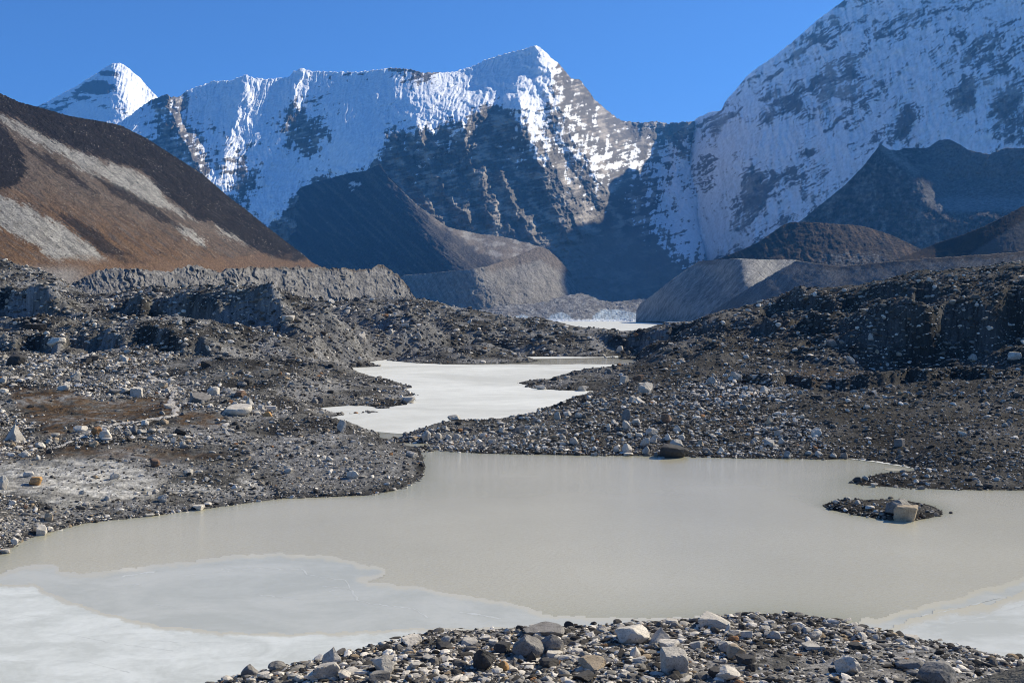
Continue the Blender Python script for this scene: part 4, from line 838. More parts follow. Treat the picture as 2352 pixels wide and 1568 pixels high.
# stone density over the ground
dens = .75 + .5 * fbm(GX / 8, GZ / 8, 4, 201)
for p in GRASS_P[:3]: dens = dens * (1 - .85 * soft(wx, wy, p, 6))
dens = dens * (1 - .8 * soft(wx, wy, SAND_P[0], 8)); dens = dens * (1 - .75 * soft(wx, wy, pfg, 20) * sstep(fbm(GX / 2.5, GZ / 2.5, 3, 203), -.3, .1))
ROCKY = [[(930, 1000), (1230, 945), (1480, 880), (1760, 880), (1950, 1050), (1000, 1035)], zd([(1000, 200), (1900, 250), (2400, 420), (2500, 520), (1850, 470), (1000, 330)]), zd([(-100, -60), (1500, -60), (1300, 200), (800, 320), (500, 250), (-100, 220)]), zd([(-100, 380), (220, 480), (280, 700), (250, 820), (-100, 820)]), zd([(900, 560), (1600, 600), (1700, 760), (1000, 700), (700, 720)]),
         [(560, 1568), (1200, 1450), (1700, 1415), (1760, 1480), (1560, 1560)], [(1550, 900), (1650, 860), (1800, 880), (1850, 920), (1600, 920)], zd([(-100, 1100), (250, 1180), (350, 1400), (-100, 1650)])]
for p in ROCKY: dens = dens * (1 + 1.3 * soft(wx, wy, p, 10))
dens = np.clip(dens, 0.03, 6)
inview = GVIS & (UU > -260) & (UU < 2620) & (GPY < 1700) & (GZ > 30) & (GZ < 700) & (Gz > -.06)
cell = np.zeros_like(GPY); cell[:, 1:] = np.clip(GPY[:, :-1] - GPY[:, 1:], 0, 8)
wgt = np.where(inview, cell * dens, 0)
cum = np.cumsum(wgt.ravel())
NSMALL, NMID = 125000, 24000
def pick(n):
    k = np.searchsorted(cum, rs.rand(n) * cum[-1]); k = np.minimum(k, cum.size - 1)
    i, j = np.unravel_index(k, GX.shape); return i, j
TONES = np.array([[.60, .58, .545], [.42, .405, .38], [.22, .215, .205], [.14, .135, .13], [.06, .058, .056], [.30, .24, .17], [.24, .14, .08]])
def scatter(n, level, smin, smax, pw, planes):
    i, j = pick(n); Z = GZ[i, j]
    u = rs.rand(n); a = 1 - pw; s = (smin ** a + u * (smax ** a - smin ** a)) ** (1 / a)
    size = s * Z / F / 2                                   # half width in metres
    fg = Z < 55
    size = np.where(fg, size * 2.0, size)
    dirs, f = ICO[level]
    v = polytopes(n, dirs, planes)
    sc = np.stack([rs.uniform(.8, 1.55, n), rs.uniform(.65, 1.1, n), rs.uniform(.28, .9, n) * np.where(fg, .75, 1)], -1) * size[:, None]
    v = v * sc[:, None]; v = np.einsum('nij,nvj->nvi', rotz(n), v)
    jit = (rs.rand(n) - .5) * 2.6
    x = (UU[i, j] + jit - CX) / F * Z; z = Gz[i, j]
    v = v + np.stack([x, Z, z + sc[:, 2] * rs.uniform(.1, .55, n)], -1)[:, None]
    dn = np.clip((dens[i, j] - .7) / 1.6, 0, 1); kb = rs.choice(7, n, p=[.36, .27, .15, .09, .09, .03, .01]); kd = rs.choice(7, n, p=[.10, .17, .24, .26, .20, .02, .01]); k = np.where(rs.rand(n) < dn, kb, kd); k = np.where(fg, rs.choice(7, n, p=[.19, .18, .17, .17, .25, .03, .01]), k)
    rgt = (UU[i, j] > 1300) & (Z > 70); k = np.where(rgt & (rs.rand(n) < .25), rs.choice([3, 4], n), k)
    c = TONES[k] * np.array([1.07, 1.0, .88]) * rs.uniform(.8, 1.2, (n, 1)); c = np.repeat(c[:, None], len(dirs), 1)
    ff = f[None] + (np.arange(n) * len(dirs))[:, None, None]
    return v.reshape(-1, 3), ff.reshape(-1, 3), c.reshape(-1, 3)
v1, f1, c1 = scatter(NSMALL, 1, 1.8, 6.0, 2.4, 7)
v2, f2, c2 = scatter(NMID, 2, 4.5, 13.0, 2.8, 7)
st = mesh_obj('scree', np.concatenate([v1, v2]), np.concatenate([f1, f2 + len(v1)]), M_stone, np.concatenate([c1, c2]), smooth=False)
tag(st, 'countless small grey stones littering the moraine banks', 'scree', kind='stuff')

# ---- footpath: a trodden strip lying on the ground
def strip(name, pl, w, mat, lift=.05):
    d = densify(pl, 5); W = [ground_hit(a, b) for a, b in d]; vs = []
    for i, p in enumerate(W):
        a = W[max(i - 2, 0)]; b = W[min(i + 2, len(W) - 1)]; dx, dy = b[0] - a[0], b[1] - a[1]; n = math.hypot(dx, dy) + 1e-6
        ww = w * (1 + .4 * math.sin(i * .9) * math.sin(i * .37))
        for k in (-1, -.35, .35, 1):
            x = p[0] - dy / n * ww * k; y = p[1] + dx / n * ww * k
            vs.append((x, y, ground_z(x, y) + (lift * (.3 + .9 * math.sin(i * 1.7 + k) ** 2) if abs(k) < .9 else -.03)))
    return mesh_obj(name, np.array(vs), grid_faces(len(W), 4), mat, np.tile(np.array([.44, .41, .36]), (len(vs), 1)))
tag(strip('footpath', zd([(1150, 120), (1240, 150), (1330, 190), (1410, 205), (1450, 255), (1432, 330), (1432, 390), (1468, 420), (1462, 470), (1400, 500), (1200, 522), (1000, 550), (850, 582), (760, 615), (650, 665), (500, 735), (380, 765)]), .42, M_ground),
    'narrow trodden footpath winding through the brown grass', 'footpath', kind='structure')

# ---- boulders: (column, foot row, width, height, tone, shape, label)
def zA(x, y): return 529.2 + x * .4, 1352.4 + y * .4
def zB(x, y): return 1176 + x * .5, 1176 + y * .5
def zC(x, y): return 882 + x * .3, 911.4 + y * .3
def z6(x, y): return 1470 + x * .4125, 588 + y * .4125
def zD(x, y): return x * .275, 823.2 + y * .275
def z4(x, y): return x * .45, 588 + y * .45
def z5(x, y): return 764.4 + x * .35, 588 + y * .35
BL = []
def bl(fn, k, rows):
    for r in rows:
        x, y = fn(r[0], r[1]); BL.append((x, y, r[2] * k, r[3] * k, r[4], r[5], r[6] if len(r) > 6 else ''))
bl(zA, .4, [
 (580, 432, 120, 95, 'pale', 'point', 'lumpy pale boulder with a raised knob, at the icy edge of the near bank'),
 (540, 532, 172, 102, 'pale', 'block', 'broad pale topped block with a dark shaded front, below the knobbed boulder'),
 (872, 490, 138, 96, 'pale', 'block', 'pale angular boulder standing clear of the rubble on the near bank'),
 (1035, 330, 130, 46, 'white', 'slab', 'low white slab on the rim of the near bank beside the ice'),
 (105, 497, 112, 62, 'grey', 'point', 'dark grey hump at the tip of the near bank, closest to the ice'),
 (262, 468, 110, 50, 'grey', 'round', 'grey mottled boulder between the end hump and the knobbed boulder'),
 (1460, 472, 150, 128, 'dark', 'jag', 'jagged black boulder, the darkest on the near bank'),
 (1712, 400, 205, 122, 'grey', 'round', 'large speckled grey boulder leaning against a smoother one'),
 (1842, 378, 172, 112, 'grey', 'round', 'smooth grey boulder behind the large speckled one'),
 (1800, 276, 262, 46, 'grey', 'slab', 'flat topped boulder capped with gravel on the crest of the near bank'),
 (2080, 474, 172, 72, 'tan', 'block', 'tan rectangular block below the smooth grey boulder'),
 (1568, 470, 72, 56, 'orange', 'block', 'small orange tinged block beside the jagged black boulder'),
 (855, 537, 132, 52, 'grey', 'slab', 'grey flat slab just below the pale angular boulder'),
 (2330, 402, 62, 70, 'white', 'point', 'upright white pointed stone beside the tan rectangular block'),
 (1060, 460, 80, 34, 'pale', 'slab', ''), (1240, 310, 70, 40, 'pale', 'block', ''), (1030, 372, 56, 44, 'pale', 'block', ''), (1225, 355, 100, 36, 'dark', 'slab', ''),
 (1370, 330, 110, 36, 'pale', 'slab', ''), (1560, 375, 110, 60, 'dark', 'slab', ''), (1730, 425, 70, 70, 'dark', 'point', ''), (1830, 455, 130, 44, 'dark', 'slab', ''), (1860, 405, 110, 46, 'white', 'slab', ''),
 (2030, 535, 140, 42, 'dark', 'slab', ''), (490, 530, 120, 44, 'white', 'slab', ''), (190, 525, 90, 44, 'white', 'slab', ''), (650, 520, 80, 50, 'white', 'block', ''), (390, 535, 60, 40, 'white', 'round', ''),
 (1140, 420, 90, 30, 'pale', 'slab', ''), (880, 360, 90, 40, 'dark', 'block', ''), (1460, 300, 70, 26, 'white', 'slab', ''), (1510, 330, 60, 34, 'white', 'slab', ''), (1820, 535, 80, 36, 'white', 'point', '')])
bl(zB, .5, [
 (560, 606, 172, 82, 'white', 'wedge', 'big white slanted slab with a smooth sunlit face on the near bank'),
 (930, 536, 165, 54, 'pale', 'slab', 'large pale slab on the crest of the near bank above the pond'),
 (993, 552, 36, 38, 'white', 'point', 'small white pointed stone propped beside the large crest slab'),
 (685, 610, 104, 78, 'pale', 'point', 'pale cone shaped boulder with a dark cap on its tip'),
 (752, 748, 132, 116, 'pale', 'cube', 'biggest cube shaped boulder on the near bank with a flat white top'),
 (725, 636, 112, 38, 'white', 'slab', 'flat white slab behind the biggest cube shaped boulder'),
 (1038, 676, 106, 66, 'tan', 'block', 'tan rounded block with a pitted sunlit face'),
 (985, 646, 70, 50, 'pale', 'round', 'pale boulder leaning behind the tan pitted block'),
 (1562, 744, 132, 78, 'white', 'jag', 'white ridged boulder sitting alone on the brown gravel'),
 (1842, 728, 142, 44, 'grey', 'wedge', 'long grey slab tilted into the gravel'),
 (1972, 806, 204, 110, 'grey', 'round', 'big rounded grey boulder cut by the bottom edge of the view'),
 (1618, 538, 50, 16, 'dark', 'slab', 'small flat black stone lying at the water edge of the near bank'),
 (1000, 782, 122, 56, 'white', 'wedge', 'white wedge beside dark slabs below the tan pitted block'),
 (570, 668, 56, 48, 'white', 'point', ''), (590, 700, 70, 34, 'white', 'wedge', ''), (850, 625, 70, 34, 'pale', 'block', ''), (1165, 555, 64, 34, 'pale', 'block', ''), (1210, 580, 60, 36, 'pale', 'block', ''), (1360, 556, 46, 24, 'pale', 'block', ''),
 (1080, 580, 60, 36, 'white', 'slab', ''), (1580, 586, 50, 26, 'pale', 'point', ''), (1400, 590, 56, 40, 'pale', 'block', ''), (1285, 480, 36, 20, 'dark', 'round', ''), (940, 486, 40, 18, 'grey', 'round', ''), (1380, 634, 90, 24, 'pale', 'slab', ''),
 (1590, 636, 80, 28, 'dark', 'slab', ''), (1635, 684, 44, 26, 'pale', 'block', ''), (1785, 604, 44, 24, 'pale', 'block', ''), (1845, 590, 70, 18, 'pale', 'slab', ''), (740, 516, 70, 20, 'pale', 'slab', ''), (1080, 700, 100, 34, 'dark', 'slab', ''), (940, 760, 80, 40, 'dark', 'slab', ''), (1095, 730, 56, 34, 'dark', 'block', ''), (1640, 612, 50, 22, 'pale', 'slab', '')])
bl(zC, .3, [
 (2225, 487, 246, 106, 'dark', 'wedge', 'large dark wedge shaped boulder standing in the pond below the far bank'),
 (535, 182, 112, 44, 'pale', 'round', 'pale domed boulder on the skyline of the bank against the white ice'),
 (325, 342, 72, 86, 'pale', 'block', 'tall pale boulder at the inlet tip of the far bank'),
 (415, 327, 66, 50, 'pale', 'round', 'round pale boulder next to the tall one at the inlet tip'),
 (495, 332, 54, 46, 'pale', 'round', ''), (1042, 282, 78, 64, 'grey', 'block', 'grey block alone among dark gravel halfway along the far bank'),
 (1456, 377, 72, 62, 'pale', 'round', 'round light boulder low on the far bank above dark gravel'),
 (1330, 177, 62, 66, 'pale', 'block', 'tall light block high on the far bank with two pale stones beside it'), (1405, 152, 68, 42, 'white', 'round', ''), (1490, 172, 66, 42, 'pale', 'round', ''),
 (1855, 182, 78, 98, 'grey', 'point', 'upright dark grey pointed boulder, the tallest on the far bank'),
 (1860, 248, 68, 72, 'pale', 'round', 'pale rounded boulder under the upright dark grey one'),
 (1865, 432, 86, 78, 'white', 'round', 'nearly spherical white boulder just above the water of the far bank'),
 (2000, 392, 82, 82, 'pale', 'block', 'pale square boulder stacked among others above the far waterline'), (2065, 357, 58, 74, 'white', 'point', 'white pointed boulder rising over the pale square one'),
 (2005, 447, 66, 66, 'pale', 'block', 'pale block at the waterline under the pale square boulder'), (2170, 337, 72, 66, 'white', 'point', 'white gable shaped boulder above the large dark wedge'),
 (2240, 392, 102, 62, 'pale', 'round', 'wide pale boulder immediately behind the large dark wedge'), (2055, 302, 104, 62, 'pale', 'block', 'wide pale boulder above the cluster at the far waterline'),
 (2170, 202, 102, 72, 'brown', 'block', 'dark tan block high on the far bank, darker than its neighbours'), (1625, 457, 42, 38, 'pale', 'point', 'small pale pointed stone poking out of the pond by the far bank'),
 (1375, 292, 88, 46, 'grey', 'round', ''), (1370, 332, 50, 42, 'pale', 'block', ''), (1300, 322, 68, 36, 'tan', 'slab', ''), (2085, 467, 46, 28, 'grey', 'block', ''), (352, 427, 36, 18, 'dark', 'round', 'small dark stone alone in the shallow inlet'),
 (758, 322, 52, 42, 'pale', 'round', ''), (466, 266, 50, 40, 'white', 'block', ''), (1965, 52, 92, 58, 'white', 'point', 'white pointed boulder near the top of the far bank'), (1900, 47, 62, 58, 'pale', 'block', ''),
 (630, 300, 40, 30, 'white', 'block', ''), (560, 322, 70, 40, 'pale', 'block', ''), (690, 335, 40, 44, 'white', 'point', ''), (900, 280, 50, 34, 'white', 'slab', ''), (1600, 340, 34, 36, 'white', 'point', ''), (1720, 245, 40, 40, 'white', 'round', ''), (1720, 275, 36, 50, 'pale', 'round', ''),
 (1930, 215, 70, 50, 'white', 'block', ''), (1780, 430, 60, 50, 'pale', 'block', ''), (1940, 430, 40, 46, 'grey', 'block', ''), (1875, 310, 50, 36, 'white', 'block', ''), (1955, 310, 60, 34, 'white', 'slab', ''), (650, 378, 40, 34, 'white', 'block', ''), (820, 360, 50, 34, 'pale', 'slab', ''), (1140, 372, 44, 34, 'tan', 'block', ''), (400, 395, 60, 22, 'pale', 'slab', ''), (1875, 458, 84, 22, 'white', 'slab', 'low white stone awash at the waterline under the spherical boulder'), (2280, 330, 60, 40, 'pale', 'block', '')])
bl(z6, .4125, [
 (990, 1012, 62, 48, 'white', 'block', 'bright white faceted boulder alone on the dark right hand slope'), (722, 937, 46, 52, 'tan', 'point', 'tan pointed boulder beside a patch of rusty soil'), (1452, 1062, 68, 46, 'grey', 'cube', 'square grey boulder half buried in the shaded gravel slope'),
 (825, 1127, 42, 42, 'pale', 'block', ''), (725, 1062, 68, 46, 'pale', 'wedge', ''), (1175, 602, 48, 48, 'pale', 'block', 'pale block at the foot of the dark hollow wall'), (1070, 502, 62, 42, 'grey', 'block', ''), (2095, 588, 92, 46, 'white', 'slab', 'white slab at the base of the shaded wall near the view edge'),
 (400, 712, 52, 46, 'pale', 'block', ''), (700, 762, 62, 42, 'white', 'block', ''), (540, 697, 72, 48, 'pale', 'block', ''), (40, 762, 78, 62, 'pale', 'round', 'big pale rounded boulder above the white pointed one'), (1800, 1002, 56, 30, 'white', 'wedge', 'small bright white wedge on the brown right hand slope'),
 (2055, 948, 40, 28, 'grey', 'block', ''), (1215, 1384, 38, 26, 'pale', 'block', 'pale stone on the flat gravel of the islet'), (1285, 1416, 58, 22, 'white', 'slab', 'white flat stone in the middle of the islet'),
 (1735, 1462, 26, 10, 'dark', 'slab', 'tiny dark stone awash in the pond beyond the islet'), (1140, 1128, 46, 34, 'grey', 'round', ''), (1080, 1124, 40, 26, 'pale', 'round', ''), (1000, 1116, 46, 32, 'pale', 'round', ''), (940, 1112, 38, 24, 'pale', 'round', ''), (455, 1097, 36, 36, 'white', 'point', ''), (340, 1058, 44, 36, 'tan', 'block', ''),
 (775, 1000, 56, 34, 'pale', 'block', ''), (790, 1046, 44, 34, 'white', 'point', ''), (640, 1040, 40, 30, 'pale', 'block', ''), (1285, 480, 36, 40, 'pale', 'point', ''), (640, 690, 50, 20, 'white', 'slab', ''), (610, 775, 40, 24, 'pale', 'block', ''), (490, 830, 40, 26, 'white', 'block', ''), (940, 350, 30, 22, 'white', 'block', ''), (1265, 325, 70, 20, 'pale', 'slab', ''), (1320, 560, 30, 26, 'tan', 'block', ''), (1860, 590, 60, 34, 'pale', 'block', ''), (1265, 855, 40, 26, 'pale', 'round', ''),
 (995, 800, 66, 28, 'dark', 'slab', 'low black slab in the middle of the right hand bank'), (1215, 1262, 50, 34, 'dark', 'round', 'dark stone at the tip of the low gravel spit'), (1260, 1250, 40, 26, 'pale', 'block', ''), (1310, 1290, 44, 20, 'pale', 'slab', ''), (1945, 1296, 60, 22, 'dark', 'round', ''), (1600, 1236, 40, 22, 'pale', 'block', ''), (1990, 1256, 40, 24, 'white', 'block', ''), (210, 985, 60, 44, 'pale', 'point', '')])
BL.append((2087, 1203, 68, 36, 'tan', 'cube', 'large boulder with a smooth beige cut face on the islet'))
BL.append((2078, 1184, 78, 36, 'grey', 'jag', 'dark slaty rock heaped behind the beige boulder on the islet'))
bl(zD, .275, [
 (107, 692, 188, 148, 'pale', 'pyr', 'largest boulder of the grassy bank, a grey pyramid with one shaded side'), (872, 682, 112, 90, 'white', 'block', 'white broken boulder beside the rust coloured one by the path'), (798, 650, 92, 86, 'rust', 'jag', 'rust coloured boulder standing by the footpath bend'),
 (775, 742, 82, 56, 'tan', 'round', 'tan rounded boulder in front of the white broken one'), (660, 612, 122, 56, 'white', 'slab', 'white slab beside the footpath, behind the rust coloured boulder'), (325, 747, 92, 52, 'white', 'block', 'white square block at the lower end of the footpath'),
 (400, 712, 66, 38, 'pale', 'round', ''), (406, 792, 58, 42, 'dark', 'block', 'small black block at the foot of the path'), (285, 1057, 126, 66, 'orange', 'slab', 'orange flat boulder on the pale sand'), (230, 988, 112, 40, 'white', 'slab', 'white slab behind the orange flat boulder'),
 (955, 1007, 84, 58, 'pale', 'point', 'pale gabled stone alone on the pale sand'), (1560, 983, 86, 62, 'white', 'round', 'round white boulder at the edge of the pale sand'), (1285, 908, 92, 66, 'brown', 'round', 'rusty brown rounded boulder between grass and sand'), (1352, 1212, 82, 72, 'pale', 'jag', 'pale boulder with an orange patch above the waterline'),
 (890, 1192, 62, 36, 'white', 'block', ''), (1296, 1132, 62, 36, 'pale', 'round', ''), (1240, 1142, 50, 34, 'white', 'round', ''), (680, 1132, 52, 38, 'pale', 'wedge', ''), (1200, 562, 84, 46, 'white', 'block', 'white block on the edge of the path below the grass'), (1110, 627, 66, 84, 'grey', 'point', 'narrow grey upright stone near the white block by the path'),
 (1362, 557, 92, 46, 'tan', 'point', 'tan peaked stone beside the straight part of the footpath'), (1505, 637, 102, 62, 'dark', 'wedge', 'dark wedge boulder on the gravel below the footpath'), (1885, 637, 68, 46, 'white', 'point', 'white peaked stone alone on the grey gravel'), (1561, 683, 72, 38, 'white', 'wedge', ''), (1435, 662, 66, 30, 'white', 'slab', ''),
 (1520, 747, 52, 60, 'white', 'point', ''), (1970, 482, 242, 92, 'white', 'wedge', 'biggest white slab on the grassy bank, at the head of a rock pile'), (2080, 392, 78, 74, 'white', 'point', 'white pointed boulder behind the biggest white slab'), (1772, 312, 102, 82, 'white', 'block', 'white block at the top of a leaning grey slab'), (1655, 375, 196, 94, 'grey', 'wedge', 'long leaning grey slab in shade beside the footpath'),
 (1995, 332, 124, 68, 'brown', 'round', 'brown rounded boulder at the back of the white rock pile'), (1890, 297, 102, 46, 'white', 'slab', ''), (2175, 442, 72, 62, 'white', 'block', ''), (2125, 468, 80, 40, 'white', 'block', ''), (2262, 442, 114, 46, 'white', 'slab', 'flat white slab at the lake end of the white rock pile'), (2232, 487, 84, 42, 'orange', 'block', 'orange stained block in the white rock pile'),
 (1135, 327, 108, 88, 'white', 'cube', 'white cube like boulder at the edge of the grass hollow'), (1025, 292, 124, 54, 'pale', 'round', 'pale flat boulder overlapping the white cube like one'), (950, 305, 120, 46, 'grey', 'slab', ''), (1355, 252, 84, 56, 'tan', 'round', 'tan boulder beside the top bend of the footpath'), (1420, 222, 78, 58, 'white', 'block', 'white boulder across the path from the tan one'),
 (1400, 424, 92, 42, 'white', 'slab', 'white stone in the grass where the path turns'), (1395, 292, 52, 38, 'pale', 'round', ''), (620, 192, 94, 78, 'pale', 'block', 'pale block above the grass hollow'), (525, 268, 114, 46, 'white', 'slab', 'white slab at the upper edge of the grass hollow'), (910, 107, 84, 40, 'pale', 'slab', ''), (20, 213, 62, 62, 'white', 'round', ''), (22, 302, 80, 48, 'white', 'wedge', ''),
 (120, 62, 164, 104, 'dark', 'round', 'big dark boulder high on the bank near the view edge'), (1365, 152, 72, 40, 'pale', 'wedge', ''), (1715, 77, 92, 60, 'dark', 'wedge', 'dark leaning slab on the hill above the white rock pile'), (2018, 242, 94, 50, 'grey', 'round', ''), (1040, 32, 52, 46, 'white', 'block', ''), (760, 32, 112, 52, 'dark', 'slab', 'dark slab on the rubble above the grass hollow'),
 (1650, 235, 60, 36, 'white', 'block', ''), (260, 615, 60, 34, 'tan', 'cube', ''), (455, 655, 76, 28, 'pale', 'slab', ''), (460, 697, 50, 28, 'tan', 'round', ''), (315, 845, 44, 38, 'white', 'point', ''), (200, 830, 80, 50, 'white', 'block', ''), (645, 755, 50, 26, 'pale', 'round', ''), (980, 600, 40, 30, 'white', 'block', ''), (1335, 620, 60, 36, 'white', 'wedge', ''), (1180, 630, 90, 34, 'pale', 'slab', ''), (1260, 625, 70, 40, 'pale', 'block', ''), (890, 690, 110, 30, 'white', 'slab', ''), (1445, 710, 56, 50, 'pale', 'block', ''), (1560, 725, 60, 36, 'tan', 'block', ''), (1660, 750, 80, 26, 'grey', 'slab', ''), (95, 750, 60, 44, 'tan', 'block', ''), (390, 1260, 56, 40, 'dark', 'round', ''), (208, 1265, 44, 30, 'brown', 'round', ''), (98, 1230, 70, 46, 'white', 'block', ''), (10, 1090, 90, 120, 'pale', 'round', 'tall pale boulder at the very edge of the pale sand'), (1720, 1035, 50, 44, 'pale', 'block', ''), (1760, 1050, 44, 30, 'pale', 'block', ''), (1730, 1242, 66, 26, 'white', 'slab', ''), (1650, 1270, 110, 40, 'pale', 'slab', ''), (2070, 850, 50, 34, 'tan', 'block', '')])
bl(z4, .45, [
 (275, 472, 108, 42, 'white', 'slab', 'long white slab on the stony hill above the grass'), (1465, 337, 74, 32, 'white', 'slab', 'white slab on the brow of the hill over the frozen lake'), (1842, 442, 46, 52, 'white', 'wedge', 'white leaning slab halfway down the far scree'), (2135, 442, 44, 44, 'pale', 'block', 'pale block near a gully on the far scree'), (2085, 748, 72, 32, 'pale', 'slab', 'pale slab at the very tip of the scree cone on the ice'),
 (170, 382, 112, 40, 'dark', 'slab', 'dark flat slab on the stony hilltop'), (788, 187, 44, 36, 'dark', 'block', 'black block perched on the skyline hummock'), (1742, 902, 52, 70, 'pale', 'block', 'tall pale boulder on the crest over the inlet'), (1800, 1137, 68, 42, 'white', 'round', 'white oval boulder on the rounded point of the near left shore'), (1470, 1112, 46, 26, 'pale', 'round', ''), (1680, 1047, 42, 26, 'pale', 'block', ''),
 (2100, 1030, 66, 38, 'white', 'wedge', 'white slab on the rim of the point by the inlet'), (205, 1432, 62, 56, 'white', 'block', 'white upright boulder at the near left waterline'), (245, 1362, 48, 46, 'tan', 'round', ''), (70, 1470, 42, 32, 'white', 'block', ''), (1010, 1302, 56, 26, 'white', 'slab', ''), (540, 242, 34, 20, 'white', 'round', ''), (1330, 130, 24, 30, 'white', 'block', ''), (1340, 1010, 20, 20, 'pale', 'block', ''), (910, 360, 34, 26, 'pale', 'block', ''), (1470, 1100, 50, 30, 'pale', 'block', ''), (2060, 760, 40, 24, 'dark', 'block', ''), (760, 1336, 50, 14, 'white', 'slab', ''), (2150, 1075, 30, 20, 'dark', 'block', ''), (20, 1520, 60, 22, 'white', 'slab', ''), (1200, 720, 56, 30, 'pale', 'block', ''), (1605, 750, 40, 26, 'grey', 'block', ''), (1260, 660, 50, 28, 'dark', 'wedge', ''), (430, 545, 60, 26, 'dark', 'slab', ''), (560, 585, 56, 26, 'white', 'slab', ''), (1060, 505, 30, 26, 'white', 'block', ''), (650, 500, 48, 22, 'white', 'slab', ''), (620, 540, 34, 34, 'white', 'block', ''), (1690, 240, 40, 24, 'white', 'block', ''), (1820, 235, 40, 24, 'dark', 'block', '')])
bl(z5, .35, [(190, 565, 56, 66, 'white', 'wedge', ''), (1885, 640, 48, 50, 'white', 'wedge', 'white tilted slab on the dark knoll behind the open water'), (1365, 885, 80, 28, 'white', 'slab', 'white low boulder on the shore of the small spit'), (1640, 888, 70, 38, 'pale', 'block', 'pale block at the root of the small spit'), (1465, 818, 40, 26, 'dark', 'block', 'black stone on the crest of the small spit'), (1850, 742, 36, 20, 'dark', 'round', ''), (2005, 820, 80, 40, 'brown', 'block', 'reddish brown boulder above the small spit'), (1915, 835, 66, 52, 'pale', 'block', 'pale faceted boulder next to the reddish brown one'), (2050, 900, 90, 66, 'pale', 'round', ''), (895, 440, 36, 28, 'white', 'block', ''), (380, 515, 36, 34, 'pale', 'block', ''), (1440, 490, 24, 20, 'white', 'round', '')])

PLANES = {'block': 8, 'slab': 8, 'round': 18, 'point': 8, 'wedge': 7, 'jag': 11, 'cube': 6, 'pyr': 6}
def boulder_mesh(shape, level):
    dirs, f = ICO[level]
    if shape in ('cube',):
        a = rs.uniform(0, 1.5); R = np.array([[math.cos(a), -math.sin(a), 0], [math.sin(a), math.cos(a), 0], [0, 0, 1]])
        pn = np.concatenate([np.eye(3), -np.eye(3)]) @ R.T + rs.normal(0, .10, (6, 3)); pn /= np.linalg.norm(pn, axis=1)[:, None]; pd = rs.uniform(.62, .72, 6)
        ex = rs.normal(size=(3, 3)); ex /= np.linalg.norm(ex, axis=1)[:, None]; pn = np.concatenate([pn, ex]); pd = np.concatenate([pd, [.86, .88, .9]])
    elif shape == 'pyr':
        ang = np.array([-.45, 1.0, 2.6, 4.1]) + rs.normal(0, .1, 4)
        pn = np.stack([np.cos(ang) * .86, np.sin(ang) * .86, np.full(4, .5)], 1); pn = np.concatenate([pn, [[0, 0, -1], [-.2, -.7, .1]]]); pn /= np.linalg.norm(pn, axis=1)[:, None]; pd = np.array([.5, .52, .5, .55, .7, .62])
    else:
        k = PLANES[shape]; pn = rs.normal(size=(k, 3)); pn /= np.linalg.norm(pn, axis=1)[:, None]
        pd = rs.uniform(.86, 1.0, k) if shape == 'round' else rs.uniform(.55, 1.0, k)
        if shape in ('slab', 'wedge'):
            tl = rs.uniform(.25, .5) if shape == 'wedge' else rs.uniform(0, .15); a = rs.uniform(0, 6.28)
            pn[0] = (math.sin(tl) * math.cos(a), math.sin(tl) * math.sin(a), math.cos(tl)); pd[0] = .5
    dt = dirs @ pn.T
    r = np.min(np.where(dt > .05, pd / np.maximum(dt, .05), 9), axis=1); r = np.minimum(r, 1.3)
    o = rs.rand() * 50
    nz = fbm(dirs[:, 0] * 1.6 + o, dirs[:, 1] * 1.6 + dirs[:, 2] * 2.1, 4, 7, .6) * (.09 if shape == 'jag' else .045)
    v = dirs * (r * (1 + nz))[:, None]
    if shape == 'point':
        t = (v[:, 2] + 1) / 2; v[:, :2] *= (1.25 - .8 * t)[:, None]
    lo, hi = v.min(0), v.max(0); v = (v - lo) / (hi - lo); v[:, :2] -= .5          # unit box, standing on z = 0
    return v, f

def add_boulder(px, py, w, h, tone, shape):
    x, y, z = ground_hit(px, py)
    wm = w * y / F; hm = h * y / F; dm = wm * rs.uniform(.7, 1.0)
    if Gz is not None and z < 0: z = 0.0
    v, f = boulder_mesh(shape, 4)
    v = v * np.array([wm * .93, dm * .95, hm * 1.2])
    o = mesh_obj('boulder', v, f, ROCK[tone], smooth=False)
    o.location = (x, y + dm * .32, z - hm * .27)
    return o

# fill in the remaining larger stones of the rocky patches
NB = 298
taken = [(b[0], b[1], b[2]) for b in BL]
wb = np.where(inview & (UU > 5) & (UU < 2347) & (GPY < 1562), cell * np.clip(dens - .9, 0, 3) ** 1.3 * np.where(GZ < 55, 2.2, 1), 0); cb = np.cumsum(wb.ravel())
tries = 0
while len(BL) < NB and tries < 20000:
    tries += 1
    k = min(int(np.searchsorted(cb, rs.rand() * cb[-1])), cb.size - 1); i, j = np.unravel_index(k, GX.shape)
    px, py = float(UU[i, j]), float(GPY[i, j]); fgz = GZ[i, j] < 55
    w = (11 + 9 * rs.rand() ** 2.5) * (1.25 if fgz else 1)
    if any(abs(px - a) < (w + ww) * .55 and abs(py - b) < (w + ww) * .4 for a, b, ww in taken): continue
    taken.append((px, py, w))
    dk = px > 1300 and not fgz
    tone = rs.choice(['white', 'pale', 'grey', 'dark', 'tan', 'brown'], p=[.20, .28, .27, .18, .04, .03] if not fgz else [.24, .20, .14, .37, .04, .01])
    shape = rs.choice(['block', 'slab', 'round', 'point', 'wedge', 'jag'], p=[.30, .28, .06, .1, .16, .10])
    BL.append((px, py, w, w * {'block': .72, 'slab': .38, 'round': .7, 'point': .9, 'wedge': .5, 'jag': .7}[shape], tone, shape, ''))

